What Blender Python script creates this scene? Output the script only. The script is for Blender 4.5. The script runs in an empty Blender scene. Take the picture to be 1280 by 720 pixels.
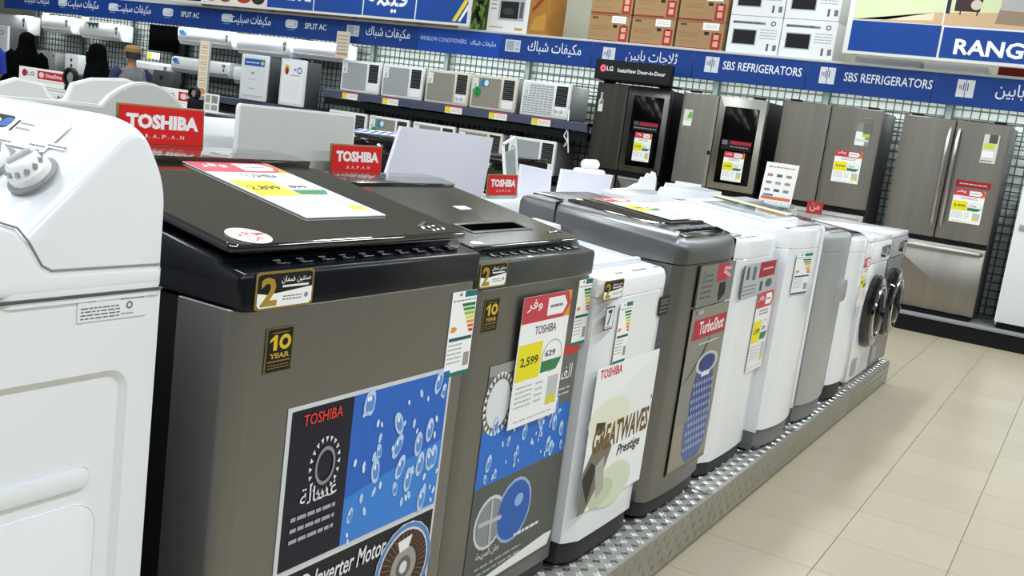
import bpy, bmesh, math, random
from mathutils import Vector, Matrix
random.seed(7)
C = bpy.context.scene.collection
SC = bpy.context.scene
PI = math.pi
# ---------------------------------------------------------------- camera
cd = bpy.data.cameras.new('camera'); cd.lens = 36 * 1260 / 1280; cd.sensor_width = 36; cd.clip_start = .05; cd.clip_end = 100
cam = bpy.data.objects.new('camera', cd); C.objects.link(cam)
RR = Vector((0.85025019, 0.51015783, 0.12966723)); UU = Vector((-0.19777821, 0.08133436, 0.97686667)); FF = Vector((-0.48780978, 0.85622643, -0.17005266))
mw = Matrix((RR, UU, -FF)).transposed().to_4x4(); mw.translation = (0, 0, 1.55)
cam.matrix_world = mw
SC.camera = cam
# ---------------------------------------------------------------- world, exposure
w = bpy.data.worlds.new('store_air'); SC.world = w; w.use_nodes = True
w.node_tree.nodes['Background'].inputs[0].default_value = (.9, .95, 1, 1)
w.node_tree.nodes['Background'].inputs[1].default_value = .12
vs = SC.view_settings; vs.view_transform = 'Standard'; vs.look = 'None'; vs.gamma = 1; vs.use_curve_mapping = False
vs.exposure = 0.0
# ---------------------------------------------------------------- lamps (fluorescent battens on the ceiling)
def area(name, loc, sx, sy, power, rot=(0, 0, 0), col=(.88, .95, 1)):
    l = bpy.data.lights.new(name, 'AREA'); l.shape = 'RECTANGLE'; l.size = sx; l.size_y = sy; l.energy = power; l.color = col
    o = bpy.data.objects.new(name, l); o.location = loc; o.rotation_euler = rot; C.objects.link(o); return o
for lx in (-14, -11, -8, -5, -2.2, .6, 3.4):
    for ly in (-2.5, 0, 2.5, 5, 7.5, 9.6):
        area('ceiling_batten_light', (lx, ly, 4.15), .16, 1.5, 47 if lx > 0 else 38)
area('header_strip_light', (-8.2, 10.62, 2.15), 16, .05, 100, (math.radians(25), 0, 0), (.93, 1, .97))

# ---------------------------------------------------------------- materials
MATS = {}
def lin(c):
    c /= 255
    return c / 12.92 if c < .04045 else ((c + .055) / 1.055) ** 2.4
def col(h):
    return tuple(lin(int(h[i:i + 2], 16)) for i in (0, 2, 4)) + (1,)
def mat(name, hexc='808080', rough=.5, metal=0, coat=0, noise=0, nscale=(8, 8, 8), emit=0, alpha=1, bump=0, spec=.5, trans=0):
    if name in MATS: return MATS[name]
    m = bpy.data.materials.new(name); m.use_nodes = True; nt = m.node_tree; b = nt.nodes['Principled BSDF']
    c = col(hexc)
    b.inputs['Base Color'].default_value = c; b.inputs['Roughness'].default_value = rough; b.inputs['Metallic'].default_value = metal
    b.inputs['Coat Weight'].default_value = coat; b.inputs['Specular IOR Level'].default_value = spec
    b.inputs['Transmission Weight'].default_value = trans; b.inputs['Alpha'].default_value = alpha
    if emit: b.inputs['Emission Color'].default_value = c; b.inputs['Emission Strength'].default_value = emit
    if noise or bump:
        tc = nt.nodes.new('ShaderNodeTexCoord'); mp = nt.nodes.new('ShaderNodeMapping'); mp.inputs['Scale'].default_value = nscale
        n = nt.nodes.new('ShaderNodeTexNoise'); n.inputs['Scale'].default_value = 1; n.inputs['Detail'].default_value = 4
        nt.links.new(tc.outputs['Object'], mp.inputs['Vector']); nt.links.new(mp.outputs[0], n.inputs['Vector'])
        if noise:
            mx = nt.nodes.new('ShaderNodeMix'); mx.data_type = 'RGBA'
            mx.inputs[6].default_value = tuple(x * (1 - noise) for x in c[:3]) + (1,); mx.inputs[7].default_value = tuple(min(1, x * (1 + noise)) for x in c[:3]) + (1,)
            nt.links.new(n.outputs['Fac'], mx.inputs[0]); nt.links.new(mx.outputs[2], b.inputs['Base Color'])
        if bump:
            bp = nt.nodes.new('ShaderNodeBump'); bp.inputs['Strength'].default_value = bump; bp.inputs['Distance'].default_value = .004
            nt.links.new(n.outputs['Fac'], bp.inputs['Height']); nt.links.new(bp.outputs[0], b.inputs['Normal'])
    MATS[name] = m; return m
mat('enamel', 'EEF0F3', .22, coat=.4); mat('white_plastic', 'F1F2F3', .35); mat('cool_white', 'E3E6EC', .3)
mat('steel', '8A8987', .42, 1, noise=.05, nscale=(60, 60, 1.2)); mat('steel_light', 'A6A39B', .36, 1, noise=.14, nscale=(14, 14, .3))  # steel_light: stretched noise paints vertical reflection streaks into the colour
mat('handle_steel', 'C8C6C0', .3, 1); mat('steel_brown', '96928B', .36, 1, noise=.22, nscale=(11, 11, .25)); mat('steel_dark', '5E5B57', .32, 1, noise=.4, nscale=(14, 14, .3))  # brown and dark steel: reflection streaks of the doors painted in as tall noise
mat('steel_grey', '848586', .34, 1, noise=.04, nscale=(50, 50, 1)); mat('silver_paint', 'B4B6B8', .38, .5); mat('silver_mid', 'A6A8AA', .4, .3)
mat('chrome', 'DADCE0', .08, 1); mat('gloss_black', '0A0B0D', .05, coat=.6); mat('lid_glass', '1C1B16', .035, coat=1, spec=.8)
mat('black', '08080A', .5, spec=.25); mat('pocket_black', '040404', .8, spec=0); mat('navy_black', '0C0E15', .2, spec=.35); mat('charcoal', '434443', .3, .4, coat=.2); mat('charcoal_top', '35332D', .14, coat=.7); mat('dark_grey', '4A4B4D', .45)
mat('mid_grey', '8A8C8E', .5); mat('light_grey', 'C6C8C8', .5); mat('glass_black', '040405', .12, spec=.2)
mat('wire', '3C4542', .5, .2); mat('upright_grey', '5C6A66', .5, .2); mat('back_white', 'D2D9D6', .6); mat('shelf_navy', '4C5368', .4, .2)
mat('cream_wall', 'DAD8C4', .8, noise=.03); mat('ceiling_white', 'A8A9A8', .9); mat('pale_wall', '7C7B78', .85)
mat('tile', 'B5AA93', .3, noise=.05, nscale=(3, 3, 3)); mat('tile_b', 'B3A891', .31, noise=.05, nscale=(2.5, 2.5, 3)); mat('tile_c', 'B7AC95', .29, noise=.05, nscale=(3.5, 3, 3)); mat('grout', '8B8372', .9)
mat('tread', 'B4B3AE', .4, 1, noise=.15, nscale=(30, 30, 30)); mat('tread_bar', 'C2C2BE', .28, 1)
mat('card_grey', 'D8D8D5', .75); mat('card_lilac', 'E6E4EE', .7); mat('card_white', 'F4F4F2', .7); mat('bronze', '8A6B3C', .45, .3)
mat('carton', 'A3835B', .8, noise=.08, nscale=(6, 6, 6)); mat('carton_orange', 'A8742F', .8, noise=.3, nscale=(4, 4, 9))
mat('skin', 'A97553', .55); mat('cloth_black', '060607', .95, bump=.6, nscale=(25, 25, 6), spec=.05); mat('cloth_blue', '1E3FA8', .85, bump=.5, nscale=(20, 20, 8)); mat('cloth_grey', '6E6F72', .9, bump=.5, nscale=(22, 22, 8), noise=.3); mat('cloth_navy', '272B4E', .9); mat('cloth_trouser', '33343C', .9); mat('hair', '14100E', .6); mat('cap_tan', '8E6E3A', .8); mat('mask_blue', '9CC4E4', .8)
mat('acrylic', 'EAF4F4', .1, trans=.85, coat=.2); mat('beige_plastic', 'DDD8C6', .4); mat('header_blue', '0E3C88', .4); mat('pale_grille', 'A9ACAF', .5); mat('beige_grille', '9A958A', .55); mat('dark_rubber', '2A2B2D', .6); mat('base_grey', '6E7072', .5)
def P(hexc):                                  # printed ink
    return mat('ink_' + hexc, hexc, .5, spec=.3)

# ---------------------------------------------------------------- mesh builder
def rr(x0, x1, y0, y1, r, n=4):
    if not isinstance(r, (tuple, list)): r = (r,) * 4
    out = []
    for k, (cx, cy, a) in enumerate(((x0, y0, PI), (x1, y0, 1.5 * PI), (x1, y1, 0), (x0, y1, .5 * PI))):
        q = r[k]
        if q <= 1e-6: out.append((cx, cy)); continue
        ox = cx + (q if k in (0, 3) else -q); oy = cy + (q if k in (0, 1) else -q)
        for i in range(n + 1):
            t = a + .5 * PI * i / n; out.append((ox + q * math.cos(t), oy + q * math.sin(t)))
    return out
def inset(poly, d):
    if abs(d) < 1e-9: return poly
    n = len(poly); A = sum(poly[i][0] * poly[(i + 1) % n][1] - poly[(i + 1) % n][0] * poly[i][1] for i in range(n)); s = 1 if A > 0 else -1
    out = []
    for i in range(n):
        p, c, q = Vector(poly[i - 1]), Vector(poly[i]), Vector(poly[(i + 1) % n])
        a, b = (c - p).normalized(), (q - c).normalized()
        na, nb = Vector((-a.y, a.x)) * s, Vector((-b.y, b.x)) * s
        m = na + nb
        m = m / max(.35, m.dot(na)) if m.length > 1e-6 else na
        out.append(tuple(c + m * d))
    return out
class MB:
    def __init__(s): s.v, s.f, s.m, s.names, s.X = [], [], [], [], None
    def mi(s, m):
        m = m if isinstance(m, str) else m.name
        if m not in s.names: s.names.append(m)
        return s.names.index(m)
    def add(s, vs_, fs, m):
        o = len(s.v); k = s.mi(m)
        for p in vs_:
            p = Vector(p)
            s.v.append(s.X @ p if s.X else p)
        for f in fs: s.f.append([i + o for i in f]); s.m.append(k)
        return s
    def rings(s, rings, m, cap=True, closed=True):
        n = len(rings[0]); vs_ = [p for r in rings for p in r]; fs = []
        for j in range(len(rings) - 1):
            for i in range(n if closed else n - 1):
                k = (i + 1) % n; fs.append((j * n + i, j * n + k, (j + 1) * n + k, (j + 1) * n + i))
        if cap: fs.append(tuple(range(n))[::-1]); fs.append(tuple((len(rings) - 1) * n + i for i in range(n)))
        return s.add(vs_, fs, m)
    def prism(s, poly, ax, a, b, m, ch=0, seg=2, ch2=None):
        ch2 = ch if ch2 is None else ch2
        L = []
        if ch: L += [(a + ch * (1 - math.cos(k / seg * PI / 2)), ch * (1 - math.sin(k / seg * PI / 2))) for k in range(seg + 1)]
        else: L.append((a, 0))
        if ch2: L += [(b - ch2 * (1 - math.cos(k / seg * PI / 2)), ch2 * (1 - math.sin(k / seg * PI / 2))) for k in range(seg, -1, -1)]
        else: L.append((b, 0))
        f = {'z': lambda p, t: (p[0], p[1], t), 'x': lambda p, t: (t, p[0], p[1]), 'y': lambda p, t: (p[0], t, p[1])}[ax]
        return s.rings([[f(p, t) for p in inset(poly, d)] for t, d in L], m)
    def box(s, x0, x1, y0, y1, z0, z1, m, r=0, ax='z', R=0):
        if ax == 'z': return s.prism(rr(x0, x1, y0, y1, R or r), 'z', z0, z1, m, r)
        if ax == 'x': return s.prism(rr(y0, y1, z0, z1, R or r), 'x', x0, x1, m, r)
        return s.prism(rr(x0, x1, z0, z1, R or r), 'y', y0, y1, m, r)
    def tube(s, path, r, m, n=8):
        path = [Vector(p) for p in path]; R = []
        rs = r if isinstance(r, (list, tuple)) else [r] * len(path)
        for i, p in enumerate(path):
            d = (path[min(i + 1, len(path) - 1)] - path[max(i - 1, 0)]).normalized()
            u = d.orthogonal().normalized() if i == 0 else (u - d * u.dot(d)).normalized()
            q = d.cross(u); R.append([p + (u * math.cos(2 * PI * k / n) + q * math.sin(2 * PI * k / n)) * rs[i] for k in range(n)])
        return s.rings(R, m)
    def lathe(s, prof, c, axis, m, n=24, cap=True):
        a = Vector(axis).normalized(); u = a.orthogonal().normalized(); q = a.cross(u); c = Vector(c)
        return s.rings([[c + a * h + (u * math.cos(2 * PI * k / n) + q * math.sin(2 * PI * k / n)) * r for k in range(n)] for r, h in prof], m, cap)
    def ell(s, c, r, m, n=16, k=9):
        R = []
        for j in range(k):
            t = PI * (j + .35) / (k - .3); R.append([(c[0] + r[0] * math.sin(t) * math.cos(2 * PI * i / n), c[1] + r[1] * math.sin(t) * math.sin(2 * PI * i / n), c[2] - r[2] * math.cos(t)) for i in range(n)])
        return s.rings(R, m)
    def poly(s, pts, m): return s.add(pts, [tuple(range(len(pts)))], m)
    def build(s, name, parent=None, kind=None, label=None, recalc=True, ang=38):
        me = bpy.data.meshes.new(name); me.from_pydata(s.v, [], s.f)
        for n in s.names: me.materials.append(MATS[n])
        me.polygons.foreach_set('material_index', s.m)
        if recalc:
            bm = bmesh.new(); bm.from_mesh(me); bmesh.ops.recalc_face_normals(bm, faces=bm.faces); bm.to_mesh(me); bm.free()
        if ang:
            me.polygons.foreach_set('use_smooth', [True] * len(me.polygons)); me.set_sharp_from_angle(angle=math.radians(ang))
        me.update()
        o = bpy.data.objects.new(name, me); C.objects.link(o)
        if parent: o.parent = parent
        if kind: o['kind'] = kind
        if label: o['label'] = label
        return o
def tag(o, label, cat, group=None, kind=None):
    o['label'] = label; o['category'] = cat
    if group: o['group'] = group
    if kind: o['kind'] = kind
    return o
def thing(name, label, cat, loc=(0, 0, 0), rz=0, group=None):
    o = bpy.data.objects.new(name, None); o.empty_display_size = .1; C.objects.link(o); o.location = loc; o.rotation_euler = (0, 0, rz)
    return tag(o, label, cat, group)
def dup(root, loc=None, rz=None, label=None):
    def cp(o, par):
        c = o.copy(); C.objects.link(c)
        if par: c.parent = par
        for ch in list(o.children): cp(ch, c)
        return c
    r = cp(root, None)
    if loc is not None: r.location = loc
    if rz is not None: r.rotation_euler = (0, 0, rz)
    if label: r['label'] = label
    return r

# ---------------------------------------------------------------- lettering
AF = {'ا': 'FE8DFE8E', 'ب': 'FE8FFE90FE91FE92', 'ة': 'FE93FE94', 'ت': 'FE95FE96FE97FE98', 'ث': 'FE99FE9AFE9BFE9C', 'ج': 'FE9DFE9EFE9FFEA0', 'س': 'FEB1FEB2FEB3FEB4', 'ش': 'FEB5FEB6FEB7FEB8', 'غ': 'FECDFECEFECFFED0', 'ف': 'FED1FED2FED3FED4', 'ق': 'FED5FED6FED7FED8', 'ك': 'FED9FEDAFEDBFEDC', 'ل': 'FEDDFEDEFEDFFEE0', 'م': 'FEE1FEE2FEE3FEE4', 'ن': 'FEE5FEE6FEE7FEE8', 'ه': 'FEE9FEEAFEEBFEEC', 'و': 'FEEDFEEE', 'ي': 'FEF1FEF2FEF3FEF4', 'ر': 'FEADFEAE', 'ض': 'FEBDFEBEFEBFFEC0', 'ط': 'FEC1FEC2FEC3FEC4', 'ح': 'FEA1FEA2FEA3FEA4'}
def ar(s):
    s = s.replace('لا', '\x01'); G = dict(AF); G['\x01'] = 'FEFBFEFC'; out = []
    for i, c in enumerate(s):
        if c not in G: out.append(c); continue
        g = G[c]; n = len(g) // 4
        p = i > 0 and s[i - 1] in G and len(G[s[i - 1]]) == 16; q = n == 4 and i + 1 < len(s) and s[i + 1] in G
        k = (1 if p else 0) + (2 if q else 0)
        out.append(chr(int(g[k * 4:k * 4 + 4], 16)))
    return ''.join(out[::-1])
GL = {}
def glyphs(t, bold=.02, shear=0):
    key = (t, bold, shear)
    if key not in GL:
        s = ar(t) if any(c in AF for c in t) else t
        cu = bpy.data.curves.new('letters', 'FONT'); cu.body = s; cu.size = 1; cu.offset = bold if s is t else min(bold, .006); cu.resolution_u = 2; cu.shear = shear
        o = bpy.data.objects.new('letters', cu); C.objects.link(o)
        dg = bpy.context.evaluated_depsgraph_get(); dg.update()
        e = o.evaluated_get(dg); me = e.to_mesh()
        vs_ = [(v.co.x, v.co.y) for v in me.vertices]; fs = [tuple(p.vertices) for p in me.polygons]
        e.to_mesh_clear(); bpy.data.objects.remove(o); bpy.data.curves.remove(cu)
        x0, x1 = min(v[0] for v in vs_), max(v[0] for v in vs_); y0, y1 = min(v[1] for v in vs_), max(v[1] for v in vs_)
        GL[key] = ([((x - x0) / (x1 - x0), (y - y0) / (y1 - y0)) for x, y in vs_], fs)
    return GL[key]
# a printed card or label: a thin slab plus ink layers. o = lower left corner, U right, V up; layers of items in 0..1
def sheet(name, parent, o, U, V, w_, h_, layers, base='FAFAF8', th=.0012, label=None, poly=None, basemat=None, gap=.0002, step=.00025):
    o, U, V = Vector(o), Vector(U).normalized(), Vector(V).normalized(); N = U.cross(V).normalized()
    mb = MB(); bm_ = basemat or P(base).name
    pt = lambda u, v, n: o + U * (u * w_) + V * (v * h_) + N * n
    pg = poly or ((0, 0), (1, 0), (1, 1), (0, 1)); k = len(pg)
    mb.add([pt(u, v, gap) for u, v in pg] + [pt(u, v, gap + th) for u, v in pg], [tuple(range(k))[::-1], tuple(range(k, 2 * k))] + [(i, (i + 1) % k, (i + 1) % k + k, i + k) for i in range(k)], bm_)
    n = gap + th
    for j, L in enumerate(layers):
        n += step
        for q_, it in enumerate(L):
            t = it[0]; n += 1.5e-5
            if t == 'r': u0, v0, u1, v1, c = it[1:]; mb.poly([pt(u0, v0, n), pt(u1, v0, n), pt(u1, v1, n), pt(u0, v1, n)], P(c))
            elif t == 'p': mb.poly([pt(u, v, n) for u, v in it[1]], P(it[2]))
            elif t == 'e':
                u, v, ru, rv, c = it[1:6]; rot = it[6] if len(it) > 6 else 0
                mb.poly([pt(u + ru * math.cos(a) * math.cos(rot) - rv * math.sin(a) * math.sin(rot), v + ru * math.cos(a) * math.sin(rot) + rv * math.sin(a) * math.cos(rot), n) for a in [2 * PI * q / 18 for q in range(18)]], P(c))
            elif t == 'ring':
                u, v, ru, rv, c, q = it[1:7]; A = [2 * PI * i / 24 for i in range(24)]
                mb.add([pt(u + ru * math.cos(a), v + rv * math.sin(a), n) for a in A] + [pt(u + ru * q * math.cos(a), v + rv * q * math.sin(a), n) for a in A], [(i, (i + 1) % 24, (i + 1) % 24 + 24, i + 24) for i in range(24)], P(c))
            elif t == 't':
                s, u0, v0, u1, v1, c = it[1:7]; kw = it[7] if len(it) > 7 else {}
                vs_, fs = glyphs(s, **kw)
                mb.add([pt(u0 + x * (u1 - u0), v0 + y * (v1 - v0), n) for x, y in vs_], fs, P(c))
            elif t == 'w':                      # rows of small illegible print
                u0, v0, u1, v1, rows, c = it[1:7]; hh = (v1 - v0) / rows
                rnd = random.Random(rows * 7 + int(u0 * 100))
                for q in range(rows):
                    u = u0
                    while u < u1 - .01:
                        l = rnd.uniform(.05, .16) * (u1 - u0) + .012; e = min(u1, u + l); vv = v0 + q * hh
                        mb.poly([pt(u, vv + hh * .32, n), pt(e, vv + hh * .32, n), pt(e, vv + hh * .68, n), pt(u, vv + hh * .68, n)], P(c)); u = e + .03 * (u1 - u0)
    return mb.build(name, parent, label=label, recalc=False, ang=0)
# front-facing helpers: +x fronts (washers of the row) and -y fronts (wall)
def sx(name, par, x, y0, z0, y1, z1, layers, **k): return sheet(name, par, (x, y0, z0), (0, 1, 0), (0, 0, 1), y1 - y0, z1 - z0, layers, **k)
def sy(name, par, y, x0, z0, x1, z1, layers, **k): return sheet(name, par, (x0, y, z0), (1, 0, 0), (0, 0, 1), x1 - x0, z1 - z0, layers, **k)

ENERGY = [[('r', .5, .93, 1, 1, '16736F'), ('e', .33, .965, .06, .02, '8A8C88'), ('w', .05, .88, .97, .91, 1, '333333'), ('r', 0, 0, 1, .045, '16736F'), ('w', .05, .14, .6, .40, 5, 'B4B8B8'), ('r', .72, .1, .95, .26, '9C9C90'), ('r', .05, .42, .97, .46, '135E66')] +
          [('p', ((.42 + i * .06, .855 - i * .052), (.97, .855 - i * .052), (.97, .82 - i * .052), (.46 + i * .06, .82 - i * .052)), c) for i, c in enumerate(('17743F', '3F9B45', '9DBE3B', 'E8DC35', 'EEA02C', 'E0662C', 'D2392B'))] +
          [('p', ((.08, .53), (.24, .53), (.32, .56), (.24, .59), (.08, .59)), 'EE9A28')]]
ENERGY[0] += [('t', 'D', 0.12, .545, .2, .578, 'FFFFFF')] if 0 else []
TEN = [[('r', .06, .03, .94, .97, '0E0E10')], [('p', ((.14, .74), (.3, .84), (.4, .84), (.4, .5), (.27, .5), (.27, .74), (.14, .68)), 'D9B72F'), ('ring', .68, .67, .21, .17, 'D9B72F', .5), ('t', 'YEAR', .16, .32, .86, .44, 'C2A040', {'bold': .03}), ('r', .1, .24, .9, .27, '8C7338'), ('r', .2, .88, .8, .9, '8C7338'), ('w', .12, .08, .88, .2, 2, '8C7338')]]
TWO = [[('p', [(.03 + .94 * u, .06 + .88 * v) for u, v in rr(0, 1, 0, 1, .1)], '101012')],
       [('p', [(.03, .46), (.2, .40), (.5, .45), (.97, .53)] + [(.97, .14), (.93, .06), (.07, .06), (.03, .14)], 'F6F6F2')],
       [('t', '2', .08, .1, .36, .86, 'A8892E', {'bold': .03}), ('t', 'سنتين ضمان', .42, .66, .93, .86, 'FFFFFF'), ('r', .44, .56, .9, .62, 'E8E8E8'), ('w', .46, .2, .8, .36, 2, '70757C'), ('e', .87, .3, .035, .07, '7F97B0')]]
def price_layers(price, name='', small='629'):
    return [[('r', 0, .8, 1, 1, 'C8424E'), ('p', ((.86, .8), (1, .8), (1, 1), (.92, 1), (1, .9)), 'E79A2E'), ('r', .02, .36, .5, .64, 'EEE21F'), ('ring', .74, .5, .22, .13, 'B9C2B0', .92), ('p', ((.52, .38), (.86, .38), (.96, .47), (.52, .47)), '3C7F4B'), ('r', .72, .1, .95, .33, 'C4C4C6'), ('r', .74, .1, .93, .17, 'DDD62C'), ('w', .06, .14, .4, .33, 5, 'BCBEC2'), ('w', .46, .14, .62, .33, 4, 'C2C4C6'), ('w', .1, .03, .9, .06, 1, 'BEBEC0')],
            [('p', ((.5, .83), (.84, .83), (.92, .9), (.84, .97), (.5, .97)), 'F4F4F4'), ('t', 'وفر', .08, .885, .38, .975, 'FFFFFF', {'bold': .02}), ('t', price, .08, .46, .44, .54, '3A3A22'), ('t', small, .58, .5, .8, .55, '55585A')] + ([('t', name, .3, .7, .74, .765, '2A2C30', {'bold': .0})] if name else [('w', .25, .7, .8, .78, 2, '6A6C70')])
            + [('w', .56, .87, .82, .93, 1, '6A6A70'), ('t', 'SAVE', .08, .82, .34, .865, 'FFFFFF')][:1]]

# ================================================================ THE SETTING
X0, X1, Y0, Y1, ZC = -17.2, 6.5, -4.5, 11.7, 4.3
m = MB(); m.box(X0, X1, Y0, Y1, -.12, -.004, 'grout'); floor = m.build('floor', kind='structure', ang=0)
TX, TY, ox, oy = .4325, .408, -1.1225, 3.79
meshes = {}
def tile(i, j):
    key = (i * 7 + j * 3 + (i * j) % 5) % 3
    if key not in meshes:
        t = MB(); t.prism(rr(.0016, TX - .0016, .0016, TY - .0016, 0), 'z', -.004, 0, ('tile', 'tile_b', 'tile_c')[key], .0008, 1); o = t.build('tile', floor, ang=0); meshes[key] = o.data
    else:
        o = bpy.data.objects.new('tile', meshes[key]); C.objects.link(o); o.parent = floor
    o.location = (ox + i * TX, oy + j * TY, 0)
done = set()
for j in range(-3, 16):
    for i in range(0, 7):
        x, y = ox + i * TX, oy + j * TY
        if x > .2 + (y - 3) * .12: continue
        tile(i, j); done.add((i, j))
t = MB()                                                     # the tiles nobody sees from the aisle, one field
for i in range(int((X0 - ox) / TX), int((X1 - ox) / TX)):
    for j in range(int((Y0 - oy) / TY), int((Y1 - oy) / TY)):
        if (i, j) not in done:
            x, y = ox + i * TX, oy + j * TY
            t.add([(x + .0016, y + .0016, 0), (x + TX - .0016, y + .0016, 0), (x + TX - .0016, y + TY - .0016, 0), (x + .0016, y + TY - .0016, 0)], [(0, 1, 2, 3)], 'tile')
t.build('tile_field', floor, kind='stuff', ang=0)
def wall(name, b, mm): m = MB(); m.box(*b, mm); return m.build(name, kind='structure', ang=0)
wall('wall_back', (X0, X1, Y1, Y1 + .15, 0, ZC), 'cream_wall'); wall('wall_left', (X0 - .15, X0, Y0, Y1, 0, ZC), 'pale_wall'); wall('wall_right', (X1, X1 + .15, Y0, Y1, 0, ZC), 'pale_wall'); wall('wall_front', (X0, X1, Y0 - .15, Y0, 0, ZC), 'pale_wall'); wall('ceiling', (X0, X1, Y0, Y1, ZC, ZC + .1), 'ceiling_white')

# ---- wall rack: bays with uprights, wire grid, backing, base deck
def bay(x, wd, label):
    b = thing('wall_rack_bay', label, 'rack', (x, 10.17, 0), 0, 'grid backed rack bays along the back wall')
    m = MB(); m.box(0, wd, .02, .95, 0, .15, 'black'); m.build('base_plinth', b)
    m = MB(); m.box(0, wd, 0, .95, .15, .178, 'mid_grey', .004); m.build('base_deck', b)
    m = MB(); m.box(0, wd, .86, .89, .178, 2.44, 'back_white'); m.build('back_panel', b)
    m = MB(); m.box(-.03, .03, .76, .82, .178, 2.46, 'upright_grey', .004); m.build('upright', b)
    m = MB(); n = 15
    for k in range(n): q = wd * (k + .5) / n; m.box(q - .006, q + .006, .784, .792, .2, 2.44, 'wire')
    for k in range(28): z = .2 + k * .0815; m.box(.03, wd - .03, .792, .8, z - .006, z + .006, 'wire')
    m.build('wire_grid', b, kind='stuff', ang=0)
    m = MB(); m.box(0, wd, .18, .9, 2.44, 2.465, 'light_grey', .003); m.build('top_shelf', b)
    return b
bx0 = -2.764
nm = ['behind the steel refrigerator beside the white one', 'behind the second french door refrigerator', 'behind the black and grey refrigerators', 'left of the black refrigerator', 'behind the last window air conditioner', 'behind the middle window air conditioners', 'behind the first window air conditioner', 'behind the white framed upright units', 'behind the long white split units', 'behind the black square panel', 'behind the two women in black', 'behind the woman at the far left', 'at the far left edge']
first = None
for k in range(13):
    x = -1.545 + .005 - 1.22 * k; lab = 'grey wire grid rack bay ' + nm[k]
    if first is None: first = bay(x, 1.22, lab)
    else: dup(first, (x, 10.17, 0), 0, lab)
dup(first, (-.32, 10.17, 0), 0, 'grey wire grid rack bay at the right edge behind the white appliance')
dup(first, (.9, 10.17, 0), 0, 'grey wire grid rack bay beyond the white appliance')

# ---- header signs along the top of the rack
def icon(u0, kind):
    u1 = u0 + (.17 if kind != 'split' else .18)
    if kind == 'split': return [[('p', [(u0 + (u1 - u0) * u, .38 + .36 * v) for u, v in rr(0, 1, 0, 1, .25)], 'D8DCE4'), ('r', u0 + .03, .28, u1 - .04, .33, '5D7FC0')], [('r', u0 + .02, .45, u1 - .02, .48, '8FA0C0'), ('e', u1 - .03, .56, .02, .06, 'A8B4CC')]]
    if kind == 'window': return [[('r', u0, .3, u1, .74, 'D3D7DE')], [('r', u0 + .015, .35, u0 + .1, .7, '9FA8B8'), ('r', u0 + .115, .5, u1 - .01, .7, 'B6BDC8'), ('r', u0 + .115, .35, u1 - .01, .46, 'AAB2C0')]]
    return [[('r', u0, .26, u0 + .06, .78, 'D6DADF'), ('r', u0 + .066, .26, u0 + .126, .78, 'D6DADF')], [('r', u0 + .045, .45, u0 + .054, .68, '60646C'), ('r', u0 + .074, .45, u0 + .083, .68, '60646C'), ('r', u0 + .012, .5, u0 + .04, .62, 'A4AAB2')]]
HB = -6.49
SPL, WIN, TWO_D = 'مكيفات سبليت', 'مكيفات شباك', 'ثلاجات بابين'
heads = [(-8, None, SPL, .45, .98, 'the Arabic split unit lettering at the far left edge'), (-7, 'split', SPL, .37, .98, 'Arabic split unit lettering above the woman with the veil'), (-6, 'split', SPL, .34, .96, 'Arabic split unit lettering left of the first SPLIT AC'), (-5, 'split', 'SPLIT AC', .49, .8, 'the words SPLIT AC above the black square panel'), (-4, 'split', SPL, .32, .95, 'Arabic split unit lettering between the two SPLIT AC panels'), (-3, 'split', 'SPLIT AC', .46, .77, 'the words SPLIT AC beside the Arabic window unit lettering'), (-2, 'window', WIN, .32, .9, 'Arabic window unit lettering left of WINDOW CONDITIONERS'), (-1, None, 'WINDOW CONDITIONERS', .03, .6, 'the words WINDOW CONDITIONERS on brighter blue'), (0, 'window', WIN, .31, .89, 'Arabic window unit lettering above the last window unit'), (1, 'fridge', TWO_D, .35, .85, 'Arabic two door lettering above the black refrigerator'), (2, 'fridge', 'SBS REFRIGERATORS', .275, .965, 'the words SBS REFRIGERATORS above the grey refrigerator'), (3, 'fridge', 'SBS REFRIGERATORS', .31, 1.0, 'the words SBS REFRIGERATORS under the range poster'), (4, 'fridge', TWO_D, .45, .97, 'Arabic two door lettering at the right edge')]
for k, ic, tx, a, b_, d in heads:
    xa = HB + 1.2125 * k; wdt = 1.2085
    h = thing('header_sign', 'blue header sign panel with ' + d, 'sign', (xa, 10.36, 2.155), 0, 'blue header signs along the rack')
    m = MB(); m.box(0, wdt, 0, .03, 0, .31, P('154AAE').name if k == -1 else 'header_blue', .003); m.box(.05, .09, .03, .62, .1, .14, 'upright_grey'); m.build('panel', h)
    lay = []
    if ic: lay += icon({'split': .17, 'window': .055, 'fridge': .11}[ic] if k not in (4,) else .17, ic)
    eng = tx[0] < 'z'
    zz = (.42, .66) if eng else (.3, .78)
    if k == -1: zz = (.42, .58); lay.append([('t', WIN, .65, .38, .95, .6, 'D9E0F0')])
    if k in (2, 3): zz = (.4, .68)
    lay.append([('t', tx, a, zz[0], min(b_, .995), zz[1], 'E6EAF2' if k != -1 else 'C9D3EC', {'bold': .012 if k != -1 else .0})])
    if not lay: continue
    sheet('lettering', h, (0, 0, 0), (1, 0, 0), (0, 0, 1), wdt, .31, lay, base='0E3C88' if k != -1 else '154AAE', poly=((.01, .02), (.99, .02), (.99, .98), (.01, .98)), th=.001)

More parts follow.
